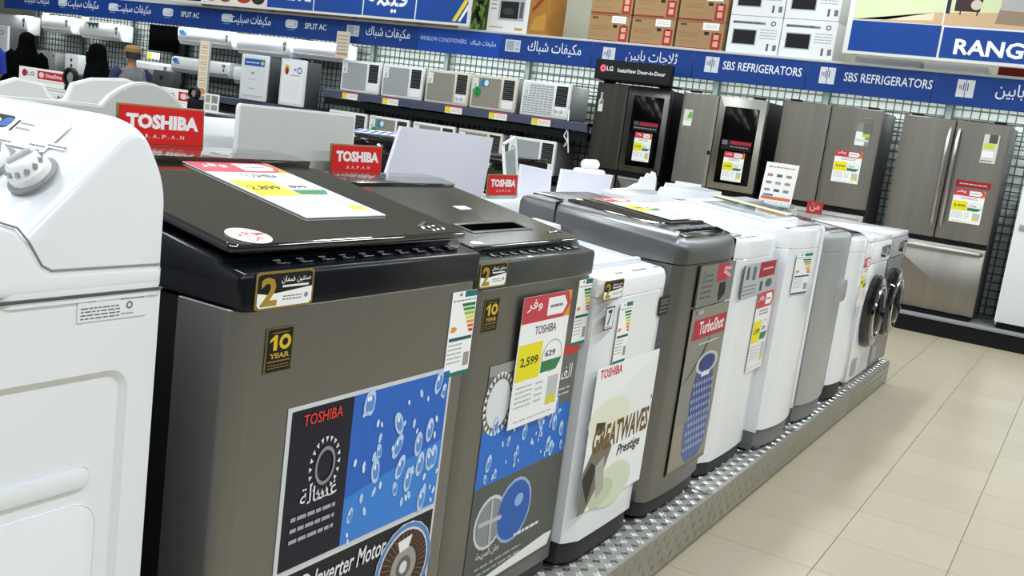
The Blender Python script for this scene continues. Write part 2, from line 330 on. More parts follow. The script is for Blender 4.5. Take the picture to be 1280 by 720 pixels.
# ---- shelf with window air conditioners and the one below
def shelf(z, xa, xb, label, tags):
    s = thing('wall_shelf', label, 'shelf', (0, 10.3, z))
    m = MB(); m.box(xa, xb, .02, .66, -.04, -.001, 'black', .003); m.build('shelf_board', s)
    m = MB(); m.prism([(0, -.1), (.015, -.1), (.03, -.001), (.0, -.012)], 'x', xa, xb, 'shelf_navy'); m.build('shelf_edge', s)
    m = MB(); m.box(xa, xb, .04, .66, -.2, -.12, 'black'); m.build('under_shelf_shade', s)  # black box standing in for the shade and dark mesh below the shelf
    for x in tags:
        sheet('price_ticket', s, (x, -.003, -.1), (1, 0, 0), (0, 0, 1), .25, .088, [[('r', .02, .05, .33, .8, 'E8DA3A'), ('r', 0, .82, 1, 1, 'C9484C'), ('w', .4, .2, .95, .7, 3, 'A07070')]])
    return s
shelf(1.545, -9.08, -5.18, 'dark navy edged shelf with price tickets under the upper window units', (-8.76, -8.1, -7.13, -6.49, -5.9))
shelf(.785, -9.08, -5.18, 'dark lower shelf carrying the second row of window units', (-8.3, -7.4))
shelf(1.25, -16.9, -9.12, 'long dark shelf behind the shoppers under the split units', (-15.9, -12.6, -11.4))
def window_unit(x, z, body, grille, kind, label, cord=False):
    a = thing('window_air_conditioner', label, 'air conditioner', (x, 10.35, z), 0, 'window air conditioners on the rack shelves')
    W, H = .635, .4
    m = MB(); m.box(.01, W - .01, .04, .5, .005, H - .01, 'mid_grey' if kind != 'b' else 'light_grey', .006); m.build('casing', a)
    m = MB(); m.prism(rr(0, W, 0, H, .012), 'y', 0, .045, body, .008); m.build('front_frame', a)
    gx = W * .66
    m = MB(); m.box(.03, gx, -.004, .002, .035, H - .03, grille); n = 12
    if kind == 'g':
        for k in range(1, 7): q = .03 + (gx - .03) * k / 7; m.box(q - .003, q + .003, -.008, -.003, .035, H - .03, body)
    for k in range(n): zz = .045 + (H - .085) * k / (n - 1); m.box(.032, gx - .002, -.008, -.003, zz - .004, zz + .004, body if kind == 'g' else grille)
    m.build('intake_grille', a, kind='stuff', ang=0)
    m = MB(); lo = .14
    m.box(gx + .035, W - .03, -.002, .003, lo, H - .03, 'black')
    for k in range(9): zz = lo + .015 + (H - .05 - lo) * k / 9; m.prism([(-.007, zz), (-.002, zz + .006), (-.002, zz + .009), (-.007, zz + .003)], 'x', gx + .037, W - .032, 'dark_grey')
    m.build('outlet_louvre', a, kind='stuff', ang=0)
    m = MB(); m.box(gx + .035, W - .03, -.003, .003, .035, lo - .015, 'white_plastic')
    m.build('control_plate', a)
    if kind in 'bg':
        for q in (.06, .13): m = MB(); m.lathe([(.02, 0), (.018, .018), (0.004, .02)], (gx + q, -.003, .09), (0, -1, 0), 'light_grey', 12); m.build('control_knob', a)
    sy('sticker', a, -.012, .035, H - .17, .11, H - .04, [[('r', .1, .6, .9, .9, 'DDE3E0'), ('r', .2, .1, .7, .5, '8FB59A'), ('e', .5, .3, .2, .15, 'C2C8C4')]], base='EEF2EE')
    if kind == 'e':
        sy('round_sticker', a, -.012, .14, H - .13, .24, H - .05, [[('e', .4, .5, .4, .5, '1787A8'), ('e', .8, .5, .3, .45, 'D8EAF2')]], base='3E9FB8')
        sy('green_badge', a, -.0125, .05, H - .26, .15, H - .14, [[('t', '2', .3, .2, .7, .8, '0E5A2C')]], base='1E9A48', poly=[(.5 + .5 * math.cos(q * .35), .5 + .5 * math.sin(q * .35)) for q in range(18)])
    if cord:
        m = MB(); m.tube([(W + .0, .03, .12), (W + .03, -.02, .02), (W + .04, -.03, -.1), (W + .01, -.03, -.18), (W + .06, -.03, -.23), (W + .03, -.03, -.3), (W + .075, -.03, -.26), (W + .05, -.03, -.12), (W + .09, -.02, -.36)], .008, 'white_plastic', 6); m.build('power_cord', a)
    return a
ups = [(-8.86, 'white_plastic', 'pale_grille', 'a', 'white window air conditioner first from left on the upper shelf'), (-8.185, 'white_plastic', 'pale_grille', 'a', 'white window air conditioner second from left on the upper shelf'), (-7.495, 'beige_plastic', 'beige_grille', 'b', 'beige window air conditioner with dark grille in the middle of the upper shelf'), (-6.825, 'beige_plastic', 'beige_grille', 'e', 'beige window air conditioner with green badge on the upper shelf'), (-6.11, 'white_plastic', 'pale_grille', 'g', 'white window air conditioner with crossed grille and dangling cord by the black refrigerator')]
for x, b_, g, k, l in ups: window_unit(x, 1.545, b_, g, k, l, k == 'g')
los = [(-9.0, 'white_plastic', 'pale_grille', 'a', 'white window air conditioner at the left end of the lower shelf'), (-8.32, 'white_plastic', 'beige_grille', 'e', 'white lower window unit above the black washer and blue printed papers'), (-7.62, 'white_plastic', 'beige_grille', 'a', 'white lower window unit behind the left of the lilac card'), (-6.93, 'beige_plastic', 'beige_grille', 'b', 'beige lower window unit with pale knobs right of the lilac card'), (-6.2, 'white_plastic', 'pale_grille', 'a', 'white lower window unit beside the black refrigerator')]
for x, b_, g, k, l in los: window_unit(x, .9 if 0 else .885, b_, g, k, l)

# ---- split air conditioners on the wall grid
def split_unit(x, z, W, H, label, body='enamel', mark=None, depth=.24, yf=10.62):
    a = thing('split_air_conditioner', label, 'air conditioner', (x, yf, z), 0, 'wall mounted split air conditioners')
    m = MB(); m.prism([(depth, 0), (depth, H), (.05, H), (.012, H - .03), (0, H * .5), (.01, .06), (.06, .0)], 'x', 0, W, body, .012); m.build('housing', a)
    m = MB(); m.prism([(.004, .052), (.05, -.004), (.056, .004), (.012, .058)], 'x', .03, W - .03, 'light_grey'); m.build('air_flap', a)
    m = MB(); m.box(.02, W - .02, .003, .012, H * .48, H * .5, 'mid_grey'); m.build('panel_seam', a)
    if depth - .3 < .1 and yf + depth < 10.93: m = MB(); m.box(.1, W - .1, depth, 10.945 - yf, .05, H - .05, 'mid_grey'); m.build('wall_bracket', a)
    if mark == 'blue': sy('brand_sticker', a, -.002, .03, H * .45, .2, H * .92, [[('e', .4, .6, .35, .3, '2E78C8'), ('r', .3, .1, .95, .5, '2E78C8')], [('w', .4, .2, .9, .4, 1, 'E8F0F8')]], base='F4F6F8')
    if mark == 'tri': sy('brand_sticker', a, -.002, .12, H * .5, .5, H * .98, [[('p', ((.05, 1), (.95, 1), (.82, .3), (.7, .75), (.6, .2), (.48, .75), (.36, .2), (.26, .75)), '28303C')]], base='DDE4E2')
    sy('rating_sticker', a, -.002, W - .14, H * .3, W - .06, H * .85, [[('r', .1, .6, .9, .95, '6C7A74'), ('r', .3, .1, .7, .5, '3C6A50')]], base='EEF0EE')
    if z > 1.8: sy('price_ticket', a, -.003, .06, H + .005, .22, H + .075, [[('r', .03, .05, .5, .95, 'E4D640'), ('w', .55, .2, .95, .8, 2, '9A9A90')]], base='F6F4E8')
    return a
for args in [(-16.92, 1.775, .99, .3, 'white split air conditioner at the upper far left above the silver panel'), (-15.58, 1.868, .77, .26, 'white split air conditioner above the grey boxed unit', 'enamel'), (-14.585, 1.84, 1.0, .25, 'white split air conditioner with dark triangle print above the second woman', 'enamel', 'tri'), (-12.31, 1.916, 1.13, .245, 'white split air conditioner with blue sticker right of the black panel', 'enamel', 'blue'), (-11.08, 1.877, 1.03, .27, 'white split air conditioner above the left framed unit'), (-10.0, 1.912, .95, .235, 'long white split air conditioner brightly lit above the right framed unit', 'white_plastic'),
             (-13.3, 1.315, .88, .275, 'white lower split air conditioner right of the man in a cap'), (-12.41, 1.5, 1.22, .225, 'white lower split air conditioner with blue sticker behind the tall sign', 'enamel', 'blue'), (-11.11, 1.45, .49, .24, 'white lower split air conditioner left of the framed unit')]: split_unit(*args)
m = MB(); m.box(0, .68, 0, .3, 0, .285, 'silver_paint', .006); o = m.build('boxed_unit'); o.location = (-15.58, 10.45, 1.251); tag(o, 'grey boxed air conditioner body on the shelf behind the shoppers', 'air conditioner')
sy('rating_sticker', o, -.001, .58, .2, .66, .26, [[('r', .2, .2, .8, .8, '303438')]], base='C8CCCE')
m = MB(); m.box(0, .33, 0, .3, 0, .3, 'white_plastic', .006); o = m.build('carton'); o.location = (-14.66, 10.45, 1.251); tag(o, 'small white carton with dark marks beside the grey boxed unit', 'carton')
sy('print', o, -.001, .1, .02, .22, .27, [[('r', .3, .65, .7, .85, '2A2E30'), ('r', .35, .3, .75, .5, '2A2E30')]], base='F2F4F4')
t = thing('wall_screen', 'black square screen hung on the grid left of the white split units', 'panel', (-13.15, 10.8, 1.74))
m = MB(); m.box(0, .62, 0, .05, .03, .42, 'pocket_black', .004); m.build('front_panel', t); m = MB(); m.box(.5, .76, .05, .13, -.03, .33, 'black', .004); m.build('rear_panel', t)
sy('price_ticket', t, -.001, -.02, -.1, .28, 0.0, [[('r', .03, .1, .4, .9, 'D9CF4A'), ('w', .5, .2, .95, .8, 2, '9A9A90')]], base='F0EEE4')
for x, mm, lab in ((-12.85, 'mid_grey', 'mid grey small square unit on the shelf'), (-12.46, 'dark_grey', 'dark grey small square unit with black mark on the shelf')):
    m = MB(); m.box(0, .36, 0, .2, 0, .235, mm, .006); o = m.build('square_unit'); o.location = (x, 10.36, 1.251); tag(o, lab, 'appliance')
    if mm == 'dark_grey': sy('logo', o, -.001, .13, .09, .22, .17, [[('p', ((.5, 0), (1, .5), (.5, 1), (0, .5)), '0C0C0E')]], base='4A4B4D')
def framed_unit(x, W, z, lab, lay):
    a = thing('upright_air_conditioner', lab, 'air conditioner', (x, 10.285, z))
    m = MB(); m.box(.01, W - .005, .03, .32, 0, .6, 'dark_grey', .006); m.build('body', a)
    m = MB(); m.prism(rr(0, W, 0, .615, .015), 'y', 0, .035, 'cool_white', .006); m.build('front_frame', a)
    sy('front_panel', a, 0, .035, .035, W - .035, .585, lay, base='DADDE0' if W > .47 else 'EDEEF0')
    return a
framed_unit(-10.6, .5, 1.251, 'silver framed upright unit with blue label between the split units', [[('r', .06, .78, .94, .95, '2558A8'), ('e', .84, .865, .07, .05, 'C8C83A'), ('w', .15, .82, .7, .9, 1, 'DCE6F4'), ('r', .38, .58, .52, .63, '8E9294'), ('w', .3, .42, .6, .48, 1, 'B4B8BA'), ('w', .3, .2, .6, .25, 1, '8E9294'), ('r', .05, .02, .95, .06, 'B8BCBE')]])
framed_unit(-9.86, .44, 1.2505, 'white framed upright unit with colourful print left of the window units', [[('e', .2, .8, .12, .12, 'E2B43A'), ('e', .22, .76, .07, .09, '7A2A2A'), ('r', .55, .78, .66, .84, '8890B8'), ('ring', .82, .8, .12, .08, '5A62B0', .6), ('w', .4, .64, .85, .7, 1, '8A7A90'), ('w', .12, .1, .88, .56, 8, 'DDDDE0')]])
framed_unit(-16.55, .62, 1.251, 'silver framed upright unit with dark portrait print at the far left', [[('e', .12, .72, .14, .16, '8A4A2A'), ('e', .2, .72, .1, .14, '14161C'), ('ring', .72, .84, .14, .07, '8A8E94', .6), ('w', .1, .1, .8, .4, 4, 'BEC2C4')]])
t = thing('notice_card', 'beige notice card hanging above the first window unit', 'card', (-8.9, 10.24, 1.955)); sy('card', t, 0, 0, 0, .22, .33, [[('w', .12, .1, .88, .9, 6, '9A8A78'), ('r', .1, .1, .9, .18, 'B08868')]], base='CFC6B4', th=.003)

# ---- things stacked on top of the rack
def carton(x, y, z, W, H, D, body, lay, label, group, base='A3835B', name='carton'):
    c = thing(name, label, 'box', (x, y, z), 0, group)
    m = MB(); m.box(0, W, 0, D, 0, H, body, .004); m.build('carton_body', c)
    sy('printed_front', c, 0, .004, .004, W - .004, H - .004, lay, base=base, gap=.0003, th=.0006)
    return c
BROWN = [[('r', 0, 0, .72, .04, '9A2A22'), ('r', .76, .02, .97, .62, 'A82A26'), ('r', 0, .95, 1, .98, '9A2A22'), ('r', .6, .52, .7, .64, '1C1A18'), ('r', .06, .82, .2, .9, '5A4426'), ('w', .06, .4, .5, .6, 3, '8E6A3C'), ('w', .06, .16, .5, .3, 2, '9A7440')], [('r', .55, .7, .9, .96, 'F2F0EA'), ('r', .81, .38, .92, .55, 'D8A890'), ('r', .81, .12, .92, .32, 'D8A890'), ('r', .84, .56, .9, .62, '1C1A18')], [('w', .6, .76, .86, .9, 2, 'B8B4AC')]]
WHITEM = [[('r', .08, .22, .56, .66, 'B9BCBE'), ('r', .06, .8, .7, .86, '7A7E84'), ('ring', .85, .84, .05, .07, '62666C', .5), ('w', .62, .4, .95, .7, 4, 'A8ACB0'), ('r', .78, .1, .82, .3, '50545A'), ('r', .9, .12, .97, .28, '70747A')], [('r', .1, .25, .54, .63, '111214'), ('t', 'MICROWAVE OVEN', .08, .8, .6, .87, '3A3E44')]]
xs = [(-5.405, .505), (-4.878, .51), (-4.343, .53)]
for r_ in range(2):
    for k, (x, W) in enumerate(xs):
        carton(x, 10.44, 2.466 + r_ * .302, W, .298, .4, 'carton', BROWN, 'brown and red carton, ' + ('bottom row, ' if r_ == 0 else 'upper row, ') + ('left end beside the cream wall' if k == 0 else 'middle of three' if k == 1 else 'right end beside white cartons'), 'brown microwave cartons on the rack top')
for r_ in range(2):
    for k, x in enumerate((-3.765, -3.2)):
        carton(x, 10.44, 2.466 + r_ * .386, .553, .382, .4, 'white_plastic', WHITEM, 'white microwave oven carton, ' + ('lower, ' if r_ == 0 else 'upper, ') + ('next to the brown cartons' if k == 0 else 'next to the range poster'), 'white microwave cartons on the rack top', 'ECEEEF')
c = carton(-6.77, 10.44, 2.466, .56, .49, .4, 'white_plastic', [[('r', .25, .28, .9, .82, 'B4B6B8'), ('w', .05, .05, .4, .16, 1, 'C8B060'), ('w', .06, .5, .2, .8, 3, 'A0A4A8'), ('r', .7, .06, .9, .12, 'D0A040')], [('r', .3, .33, .75, .74, '121214'), ('r', .78, .35, .87, .74, '5A5E64')], [('e', .5, .5, .14, .08, '3A3C40')]], 'white microwave carton with picture beside the orange carton', 'odd cartons on the rack top', 'EDEBEA')
c = thing('carton', 'orange brown carton between the white picture carton and cream wall', 'box', (-6.2, 10.44, 2.466)); m = MB(); m.box(0, .26, 0, .4, 0, .5, 'carton_orange', .004); m.build('carton_body', c)
sy('printed_front', c, 0, .01, .01, .25, .49, [[('p', ((.1, .5), (.5, .7), (.9, .95), (.9, .99), (.4, .78), (.1, .6)), '8A3A1E'), ('p', ((.05, .1), (.9, .1), (.9, .5), (.3, .4)), 'C09038')]], base='A8742F', th=.0006)
c = carton(-7.02, 10.46, 2.466, .24, .5, .4, 'carton', [[('r', .2, .2, .8, .7, '101010')] + [('e', random.random(), random.random(), .16, .06, '7A9A4A', random.uniform(0, 3)) for _ in range(16)]], 'green leaf printed carton at the end of the blue banner', 'odd cartons on the rack top', '39502A')
for k in range(6):
    carton(-11.7 + k * .72, 10.5, 2.466, .62, .27 + .02 * (k % 3), .38, 'carton', [[('r', .05, .1, .3, .5, '5A4426'), ('w', .4, .2, .9, .5, 2, '8E6A3C')]], 'plain brown carton behind the blue banner, ' + ('first', 'second', 'third', 'fourth', 'fifth', 'last')[k] + ' from the left', 'plain cartons behind the banner')
for x, W, lab, mm in ((-2.42, .62, 'long white flat carton under the range poster', 'light_grey'), (-1.77, .55, 'second long pale carton under the range poster', 'white_plastic')):
    m = MB(); m.box(0, W, 0, .4, 0, .07, mm, .004); o = m.build('flat_carton'); o.location = (x, 10.42, 2.466); tag(o, lab, 'box')
m = MB(); m.box(0, .7, 0, .4, 0, .08, P('8A1E1E').name, .004); o = m.build('flat_carton'); o.location = (-1.12, 10.42, 2.466); tag(o, 'dark red flat carton under the right of the range poster', 'box')
# banner and poster
b = thing('hanging_banner', 'blue hanging banner with white Arabic word and yellow chevron', 'banner', (-12.0, 10.18, 2.475))
m = MB(); m.box(0, 5.135, 0, .04, 0, .95, 'white_plastic', .004); m.box(.6, .64, .03, .24, -.009, .0, 'upright_grey'); m.box(4.3, 4.34, .03, .24, -.009, .0, 'upright_grey'); m.build('frame', b)
food = [('r', .0, .0, .45, 1, 'C8A27A'), ('r', .45, 0, 1, 1, '7A2A22')]
for k in range(7):
    xa = .03 + [0, .62, 1.24, 1.86, 2.69, 3.51, 4.33][k]; xb = .03 + [.6, 1.22, 1.84, 2.67, 3.49, 4.31, 5.08][k]
    if k < 3: lay = [[('r', 0, 0, 1, 1, ('1A1C22', 'D9CFC2', 'E2D6CC')[k])], [('e', .3, .12, .25, .1, ('8A5A3A', 'B06A3A', 'A03A2A')[k]), ('e', .75, .1, .2, .08, ('C8A070', '7A3A22', '2A2426')[k]), ('r', .1, .25, .9, .5, ('3A3C44', 'F0E8DC', 'C8B8A8')[k])]]
    elif k == 3: lay = [[('t', 'VALUE', .08, .12, .95, .42, 'F4F6FA', {'bold': .03})]]
    elif k == 5: lay = [[('t', 'قيمه', .06, .06, .85, .5, 'F4F6FA', {'bold': .03})]]
    elif k == 6: lay = [[('p', ((.72, .02), (.8, .02), (1, .3), (.8, .62), (.72, .62), (.92, .3)), 'E8CF3A'), ('p', ((.84, .02), (.88, .02), (1, .18), (1, .26)), 'F4F4F0')]]
    else: lay = [[('r', 0, 0, .001, .001, '104494')]]
    sy('banner_panel', b, -.001, xa, .03, xb, .92, lay, base='104494')
p = thing('hanging_poster', 'framed range poster showing a room over a blue strip', 'poster', (-2.5, 10.18, 2.53))
m = MB(); m.box(0, 2.5, 0, .04, 0, 1.0, 'white_plastic', .004); m.box(.05, .09, .03, .23, .012, .022, 'upright_grey'); m.box(2.3, 2.34, .03, .23, .012, .022, 'upright_grey'); m.build('frame', p)
sy('blue_strip', p, -.001, .05, .03, .86, .315, [[('r', 0, 0, .001, .001, '0D4192')]], base='0D4192')
sy('blue_strip', p, -.001, .88, .03, 2.45, .305, [[('t', 'RANGE', .075, .14, .52, .66, 'F4F6FA', {'bold': .03})]], base='0D4192')
sy('room_picture', p, -.001, .05, .325, 2.45, .97, [[('p', ((.1, 0), (1, 0), (1, .3), (.28, .16)), 'D2B08A'), ('p', ((0, 0), (.1, 0), (.28, .16), (.3, .16), (.3, .05)), 'E6D9BC')],
    [('r', .338, .16, .355, 1, '2E2428'), ('p', ((.37, .2), (.46, .2), (.47, .5), (.37, .5)), '3E2A28'), ('r', .39, .15, .395, .2, '2E2428'), ('r', .45, .15, .455, .2, '2E2428'), ('e', .445, .3, .02, .07, 'D8C8B8'), ('p', ((.52, .06), (.62, .05), (.62, .5), (.53, .3)), '9A8472'), ('p', ((.53, .25), (.8, .2), (.8, .7), (.53, .6)), 'B4B2B0')], [('r', .335, 0, .34, 1, 'F2F2EE')]], base='D6E0B4')

# ================================================================ REFRIGERATORS
def fridge(x, W, lab, style, skin, top=2.03, ypos=10.26):
    f = thing('refrigerator', lab, 'refrigerator', (x, ypos, .179), 0, 'french door refrigerators along the back wall')
    H = top - .179; s = H; split_z = {'F1': 0.9, 'F2': .865, 'F3': .88, 'F4': .735}[style]
    side = 'black' if style in ('F1', 'F2') else 'dark_grey'
    m = MB(); m.box(.004, W - .004, .07, .66, .03, H - .012, side, .006); m.build('cabinet', f)
    m = MB(); m.box(.03, W - .03, .03, .6, 0, .04, 'black'); m.build('toe_grille', f)
    seam = {'F1': .43, 'F2': .435, 'F3': .49, 'F4': .497}[style] * W
    for k, (a, b_) in enumerate(((0, seam - .005), (seam + .005, W))):
        if k == 1 and style in ('F1', 'F2'):
            m = MB(); bw = .075
            m.prism(rr(a, b_, split_z, H, .008), 'y', 0, .065, skin, .01); d = m.build('door', f)
            m = MB(); m.prism(rr(a + bw, b_ - bw * .9, split_z + .07, H - .1, .012), 'y', -.004, .01, 'glass_black', .002); m.build('glass_panel', d, label='black glass viewing panel')
        else:
            bul = .012
            prof = [(a, .065), (a, .012)] + [(a + (b_ - a) * (.02 + .96 * q / 10), .006 - bul * math.sin(PI * q / 10)) for q in range(11)] + [(b_, .012), (b_, .065)]
            m = MB(); m.prism(prof, 'z', split_z, H, skin, .006, 1); d = m.build('door', f)
        if style == 'F4':
            hx = a + (b_ - a) - .035 if k == 0 else a + .035
            m = MB(); m.tube([(hx, -.005, split_z + .12), (hx, -.045, split_z + .16), (hx, -.055, split_z + .5), (hx, -.055, split_z + .75), (hx, -.045, H - .12), (hx, -.005, H - .08)], .016, 'handle_steel', 8); m.build('handle', d, label='tall bright steel bar handle')
        m = MB(); m.box(a + .06 if k == 0 else b_ - .16, a + .16 if k == 0 else b_ - .06, .02, .12, H, H + .022, 'black', .004); m.build('hinge_cover', f)
    # recessed grip strip and drawers
    m = MB(); m.box(.01, W - .01, .025, .07, split_z - .05, split_z, 'black'); m.build('grip_recess', f)
    if style == 'F4':
        m = MB(); m.prism(rr(0, W, .05, split_z - .045, .01), 'y', 0, .065, skin, .01); d = m.build('freezer_drawer', f)
        m = MB(); m.tube([(.03, 0, split_z - .09), (.05, -.045, split_z - .085), (W / 2, -.055, split_z - .085), (W - .05, -.045, split_z - .085), (W - .03, 0, split_z - .09)], .018, 'handle_steel', 8); m.build('handle', d, label='wide bright steel bar handle')
    elif style == 'F3':
        m = MB(); m.prism(rr(0, W, .45, split_z - .055, .01), 'y', 0, .065, skin, .01); d = m.build('freezer_drawer', f)
        m = MB(); m.box(.04, W - .06, -.01, .005, split_z - .1, split_z - .085, 'silver_paint', .003); m.build('grip_edge', d)
        m = MB(); m.prism(rr(0, W, .05, .44, .01), 'y', 0, .065, skin, .01); m.build('freezer_drawer', f)
    else:
        for k, (a, b_) in enumerate(((0, seam - .005), (seam + .005, W))):
            m = MB(); m.prism(rr(a, b_, .05, split_z - .055, .01), 'y', 0, .065, skin, .01); d = m.build('freezer_door', f)
            m = MB(); m.box(a + .02, b_ - .02, -.008, .005, split_z - .085, split_z - .07, 'silver_paint', .003); m.build('grip_edge', d)
    return f, H
f, H = fridge(-5.1, .885, 'black steel refrigerator with dark glass panel beneath the topper sign', 'F1', 'steel_dark', 2.01)
sy('rating_sticker', f, -.008, .04, H - .32, .11, H - .11, [[('r', .3, .7, .7, .95, 'B8BCB8'), ('r', .1, .35, .9, .5, 'CFE0C8'), ('p', ((.3, .4), (.8, .4), (.8, .6), (.5, .62)), '4E8A5A')]], base='DCE4DE', poly=((.1, 0), (.9, 0), (.9, .62), (.65, .62), (.65, 1), (.3, 1), (.3, .62), (.1, .62)))
sy('price_card', f, -.006, .54, H - .8, .74, H - .49, price_layers('12,999'))
sy('feature_sticker', f, -.006, .5, H - .47, .79, H - .37, [[('r', .25, .55, 1, .9, 'A8283A'), ('w', .05, .1, .95, .45, 1, '8A8E94'), ('r', .02, .55, .2, .95, '50545A')]], base='101014')
tp = thing('topper_sign', 'black topper sign with white refrigerator slogan on the black refrigerator', 'sign', (-5.1, 10.14, 2.036)); m = MB(); m.box(0, .905, 0, .06, 0, .215, 'black', .004); m.box(.02, .885, .06, .4, -.003, .012, 'black'); m.build('panel', tp)
sy('lettering', tp, 0, .01, .01, .895, .205, [[('e', .1, .56, .045, .22, 'D8345A'), ('t', 'LG', .15, .44, .235, .7, 'F4F4F6', {'bold': .02}), ('t', 'InstaView Door-in-Door', .3, .42, .93, .64, 'F4F4F6', {'bold': .02})], [('ring', .1, .56, .03, .15, 'F4D0DA', .75)]], base='16161A')
f, H = fridge(-4.075, .915, 'grey steel refrigerator with black glass panel right of the black one', 'F2', 'steel_light', 2.005)
sy('rating_sticker', f, -.01, .04, H - .36, .14, H - .18, [[('r', .1, .55, .5, .95, 'DDE6DC'), ('p', ((.4, .5), (.95, .5), (.95, .9), (.6, .85)), '7FB050'), ('r', .1, .05, .9, .35, 'F4F4F2'), ('r', 0, .02, 1, .06, '333333')]], base='DAE0D6')
sy('price_card', f, -.006, .55, H - .86, .77, H - .56, price_layers('9,999'))
sy('feature_sticker', f, -.006, .5, H - .54, .82, H - .44, [[('r', .3, .6, 1, .95, 'A8283A'), ('w', .3, .2, .95, .5, 1, '8A8E94'), ('r', .02, .5, .2, .95, '70747A')]], base='101014')
m = MB(); m.prism([(.36, H - .62), (.39, H - .62), (.39, H - .58), (.36, H - .58)], 'y', -.01, 0, 'black'); m.build('logo_plate', f)
f, H = fridge(-3.0, .98, 'brown steel refrigerator behind the small standing leaflet', 'F3', 'steel_brown', 2.03)
sy('rating_sticker', f, -.01, .76, H - .36, .9, H - .14, [[('r', .0, .03, .65, .62, 'F0F2EE'), ('r', .45, .55, 1, 1, '6A7068'), ('r', .45, .4, .9, .55, 'B9CF4A'), ('r', .05, .2, .9, .3, 'D0D4D0')]], base='8A8C86')
sy('price_card', f, -.01, .6, H - .73, .86, H - .42, price_layers('4,799'))
sy('logo', f, -.01, .8, H - .1, .9, H - .08, [[('w', .05, .1, .95, .9, 1, 'B89890')]], base='7E786E')
f, H = fridge(-1.83, .945, 'steel refrigerator with tall chrome handles left of the white appliance', 'F4', 'steel_brown', 2.02)
sy('rating_sticker', f, -.01, .73, H - .36, .86, H - .1, [[('r', .35, .7, .9, 1, '50564E'), ('r', .1, .5, .8, .68, 'C9D84A'), ('r', .05, .2, .8, .42, 'F4F4F2'), ('w', .05, .03, .8, .12, 1, '333333')]], base='D4D8D0')
sy('promo_strip', f, -.01, .57, H - .6, .87, H - .54, [[('w', .1, .3, .9, .7, 1, 'E8C8C8')]], base='A01F2C')
sy('price_card', f, -.01, .57, H - .93, .84, H - .62, price_layers('3,499'))
t = thing('upright_freezer', 'tall white appliance cut off at the right edge', 'freezer', (-.7, 10.24, .179))
m = MB(); m.box(0.005, .75, .06, .66, .03, 1.33, 'cool_white', .01); m.build('cabinet', t); m = MB(); m.prism(rr(0, .755, .06, 1.33, .012), 'y', 0, .06, 'enamel', .012); d = m.build('door', t)
m = MB(); m.box(.02, .73, .05, .6, 0, .06, 'black'); m.build('toe_grille', t); m = MB(); m.prism(rr(.04, .13, .92, .98, .01), 'y', -.012, .004, 'silver_paint', .004); m.build('lock_plate', d)

# ================================================================ DISPLAY PLINTH (checker plate)
Yb = [-1.2 + 1.25 * k for k in range(8)]
def tread(m, a, b_, u0, u1, f):
    n = 0; c = .042; ca, cb = int((b_ - a) / c), int((u1 - u0) / c)
    for i in range(ca):
        for j in range(cb):
            y, x = a + (i + .5) * (b_ - a) / ca, u0 + (j + .5) * (u1 - u0) / cb
            d = 1 if (i + j) % 2 else -1
            for k in (-1, 0, 1):
                px, py = x + k * .009 * .7, y - k * .009 * .7 * d; e = .013
                P0, P1 = (px - e * .7, py - e * .7 * d), (px + e * .7, py + e * .7 * d); q = .0028
                vs_ = [f(P0[0], P0[1], 0), f(px + q, py - q * d, 0), f(P1[0], P1[1], 0), f(px - q, py + q * d, 0), f((P0[0] + px) / 2, (P0[1] + py) / 2, .002), f((P1[0] + px) / 2, (P1[1] + py) / 2, .002)]
                m.add(vs_, [(0, 1, 4), (1, 5, 4), (1, 2, 5), (2, 3, 5), (3, 4, 5), (3, 0, 4)], 'tread_bar')
words_ = ['under the white washer nearest the camera', 'before the first washer', 'under the big dark washer', 'under the white and dark washers in the middle', 'under the grey washer with blue drum print', 'under the curved white washers', 'under the silver washers', 'at the far end under the front loaders'][:8]
for k in range(7):
    a, b_ = Yb[k] + .002, Yb[k + 1] - .002
    if b_ < 0: continue
    p = thing('display_plinth', 'checker plate display plinth section ' + words_[k + 1 if k < 6 else 7], 'plinth', (0, 0, 0), 0, 'checker plate plinth sections')
    m = MB(); m.box(-2.75, -1.12, a, b_, 0.012, .16, 'tread', .003); m.build('plate_box', p)
    m = MB(); m.box(-2.7, -1.14, a, b_, 0, .014, 'black'); m.build('toe_strip', p)
    if b_ > 1.3:
        m = MB(); tread(m, a, b_, -1.34, -1.125, lambda x, y, h: (x, y, .1602 + h)); m.build('top_tread', p, kind='stuff', ang=0)
        m = MB(); tread(m, a, b_, .02, .155, lambda z, y, h: (-1.1198 + h * .6, y, z)); m.build('front_tread', p, kind='stuff', ang=0)

# ================================================================ WASHERS OF THE ROW (front = +x, origin front centre on the plinth)
ZP = .162
def feet(par, W, D, h, mm='dark_rubber'):
    for a in (-.06, -D + .06):
        for b_ in (-W / 2 + .07, W / 2 - .07):
            m = MB(); m.lathe([(.022, 0), (.022, .012), (.014, .014), (.014, h)], (a, b_, 0), (0, 0, 1), mm, 12); m.build('foot', par)
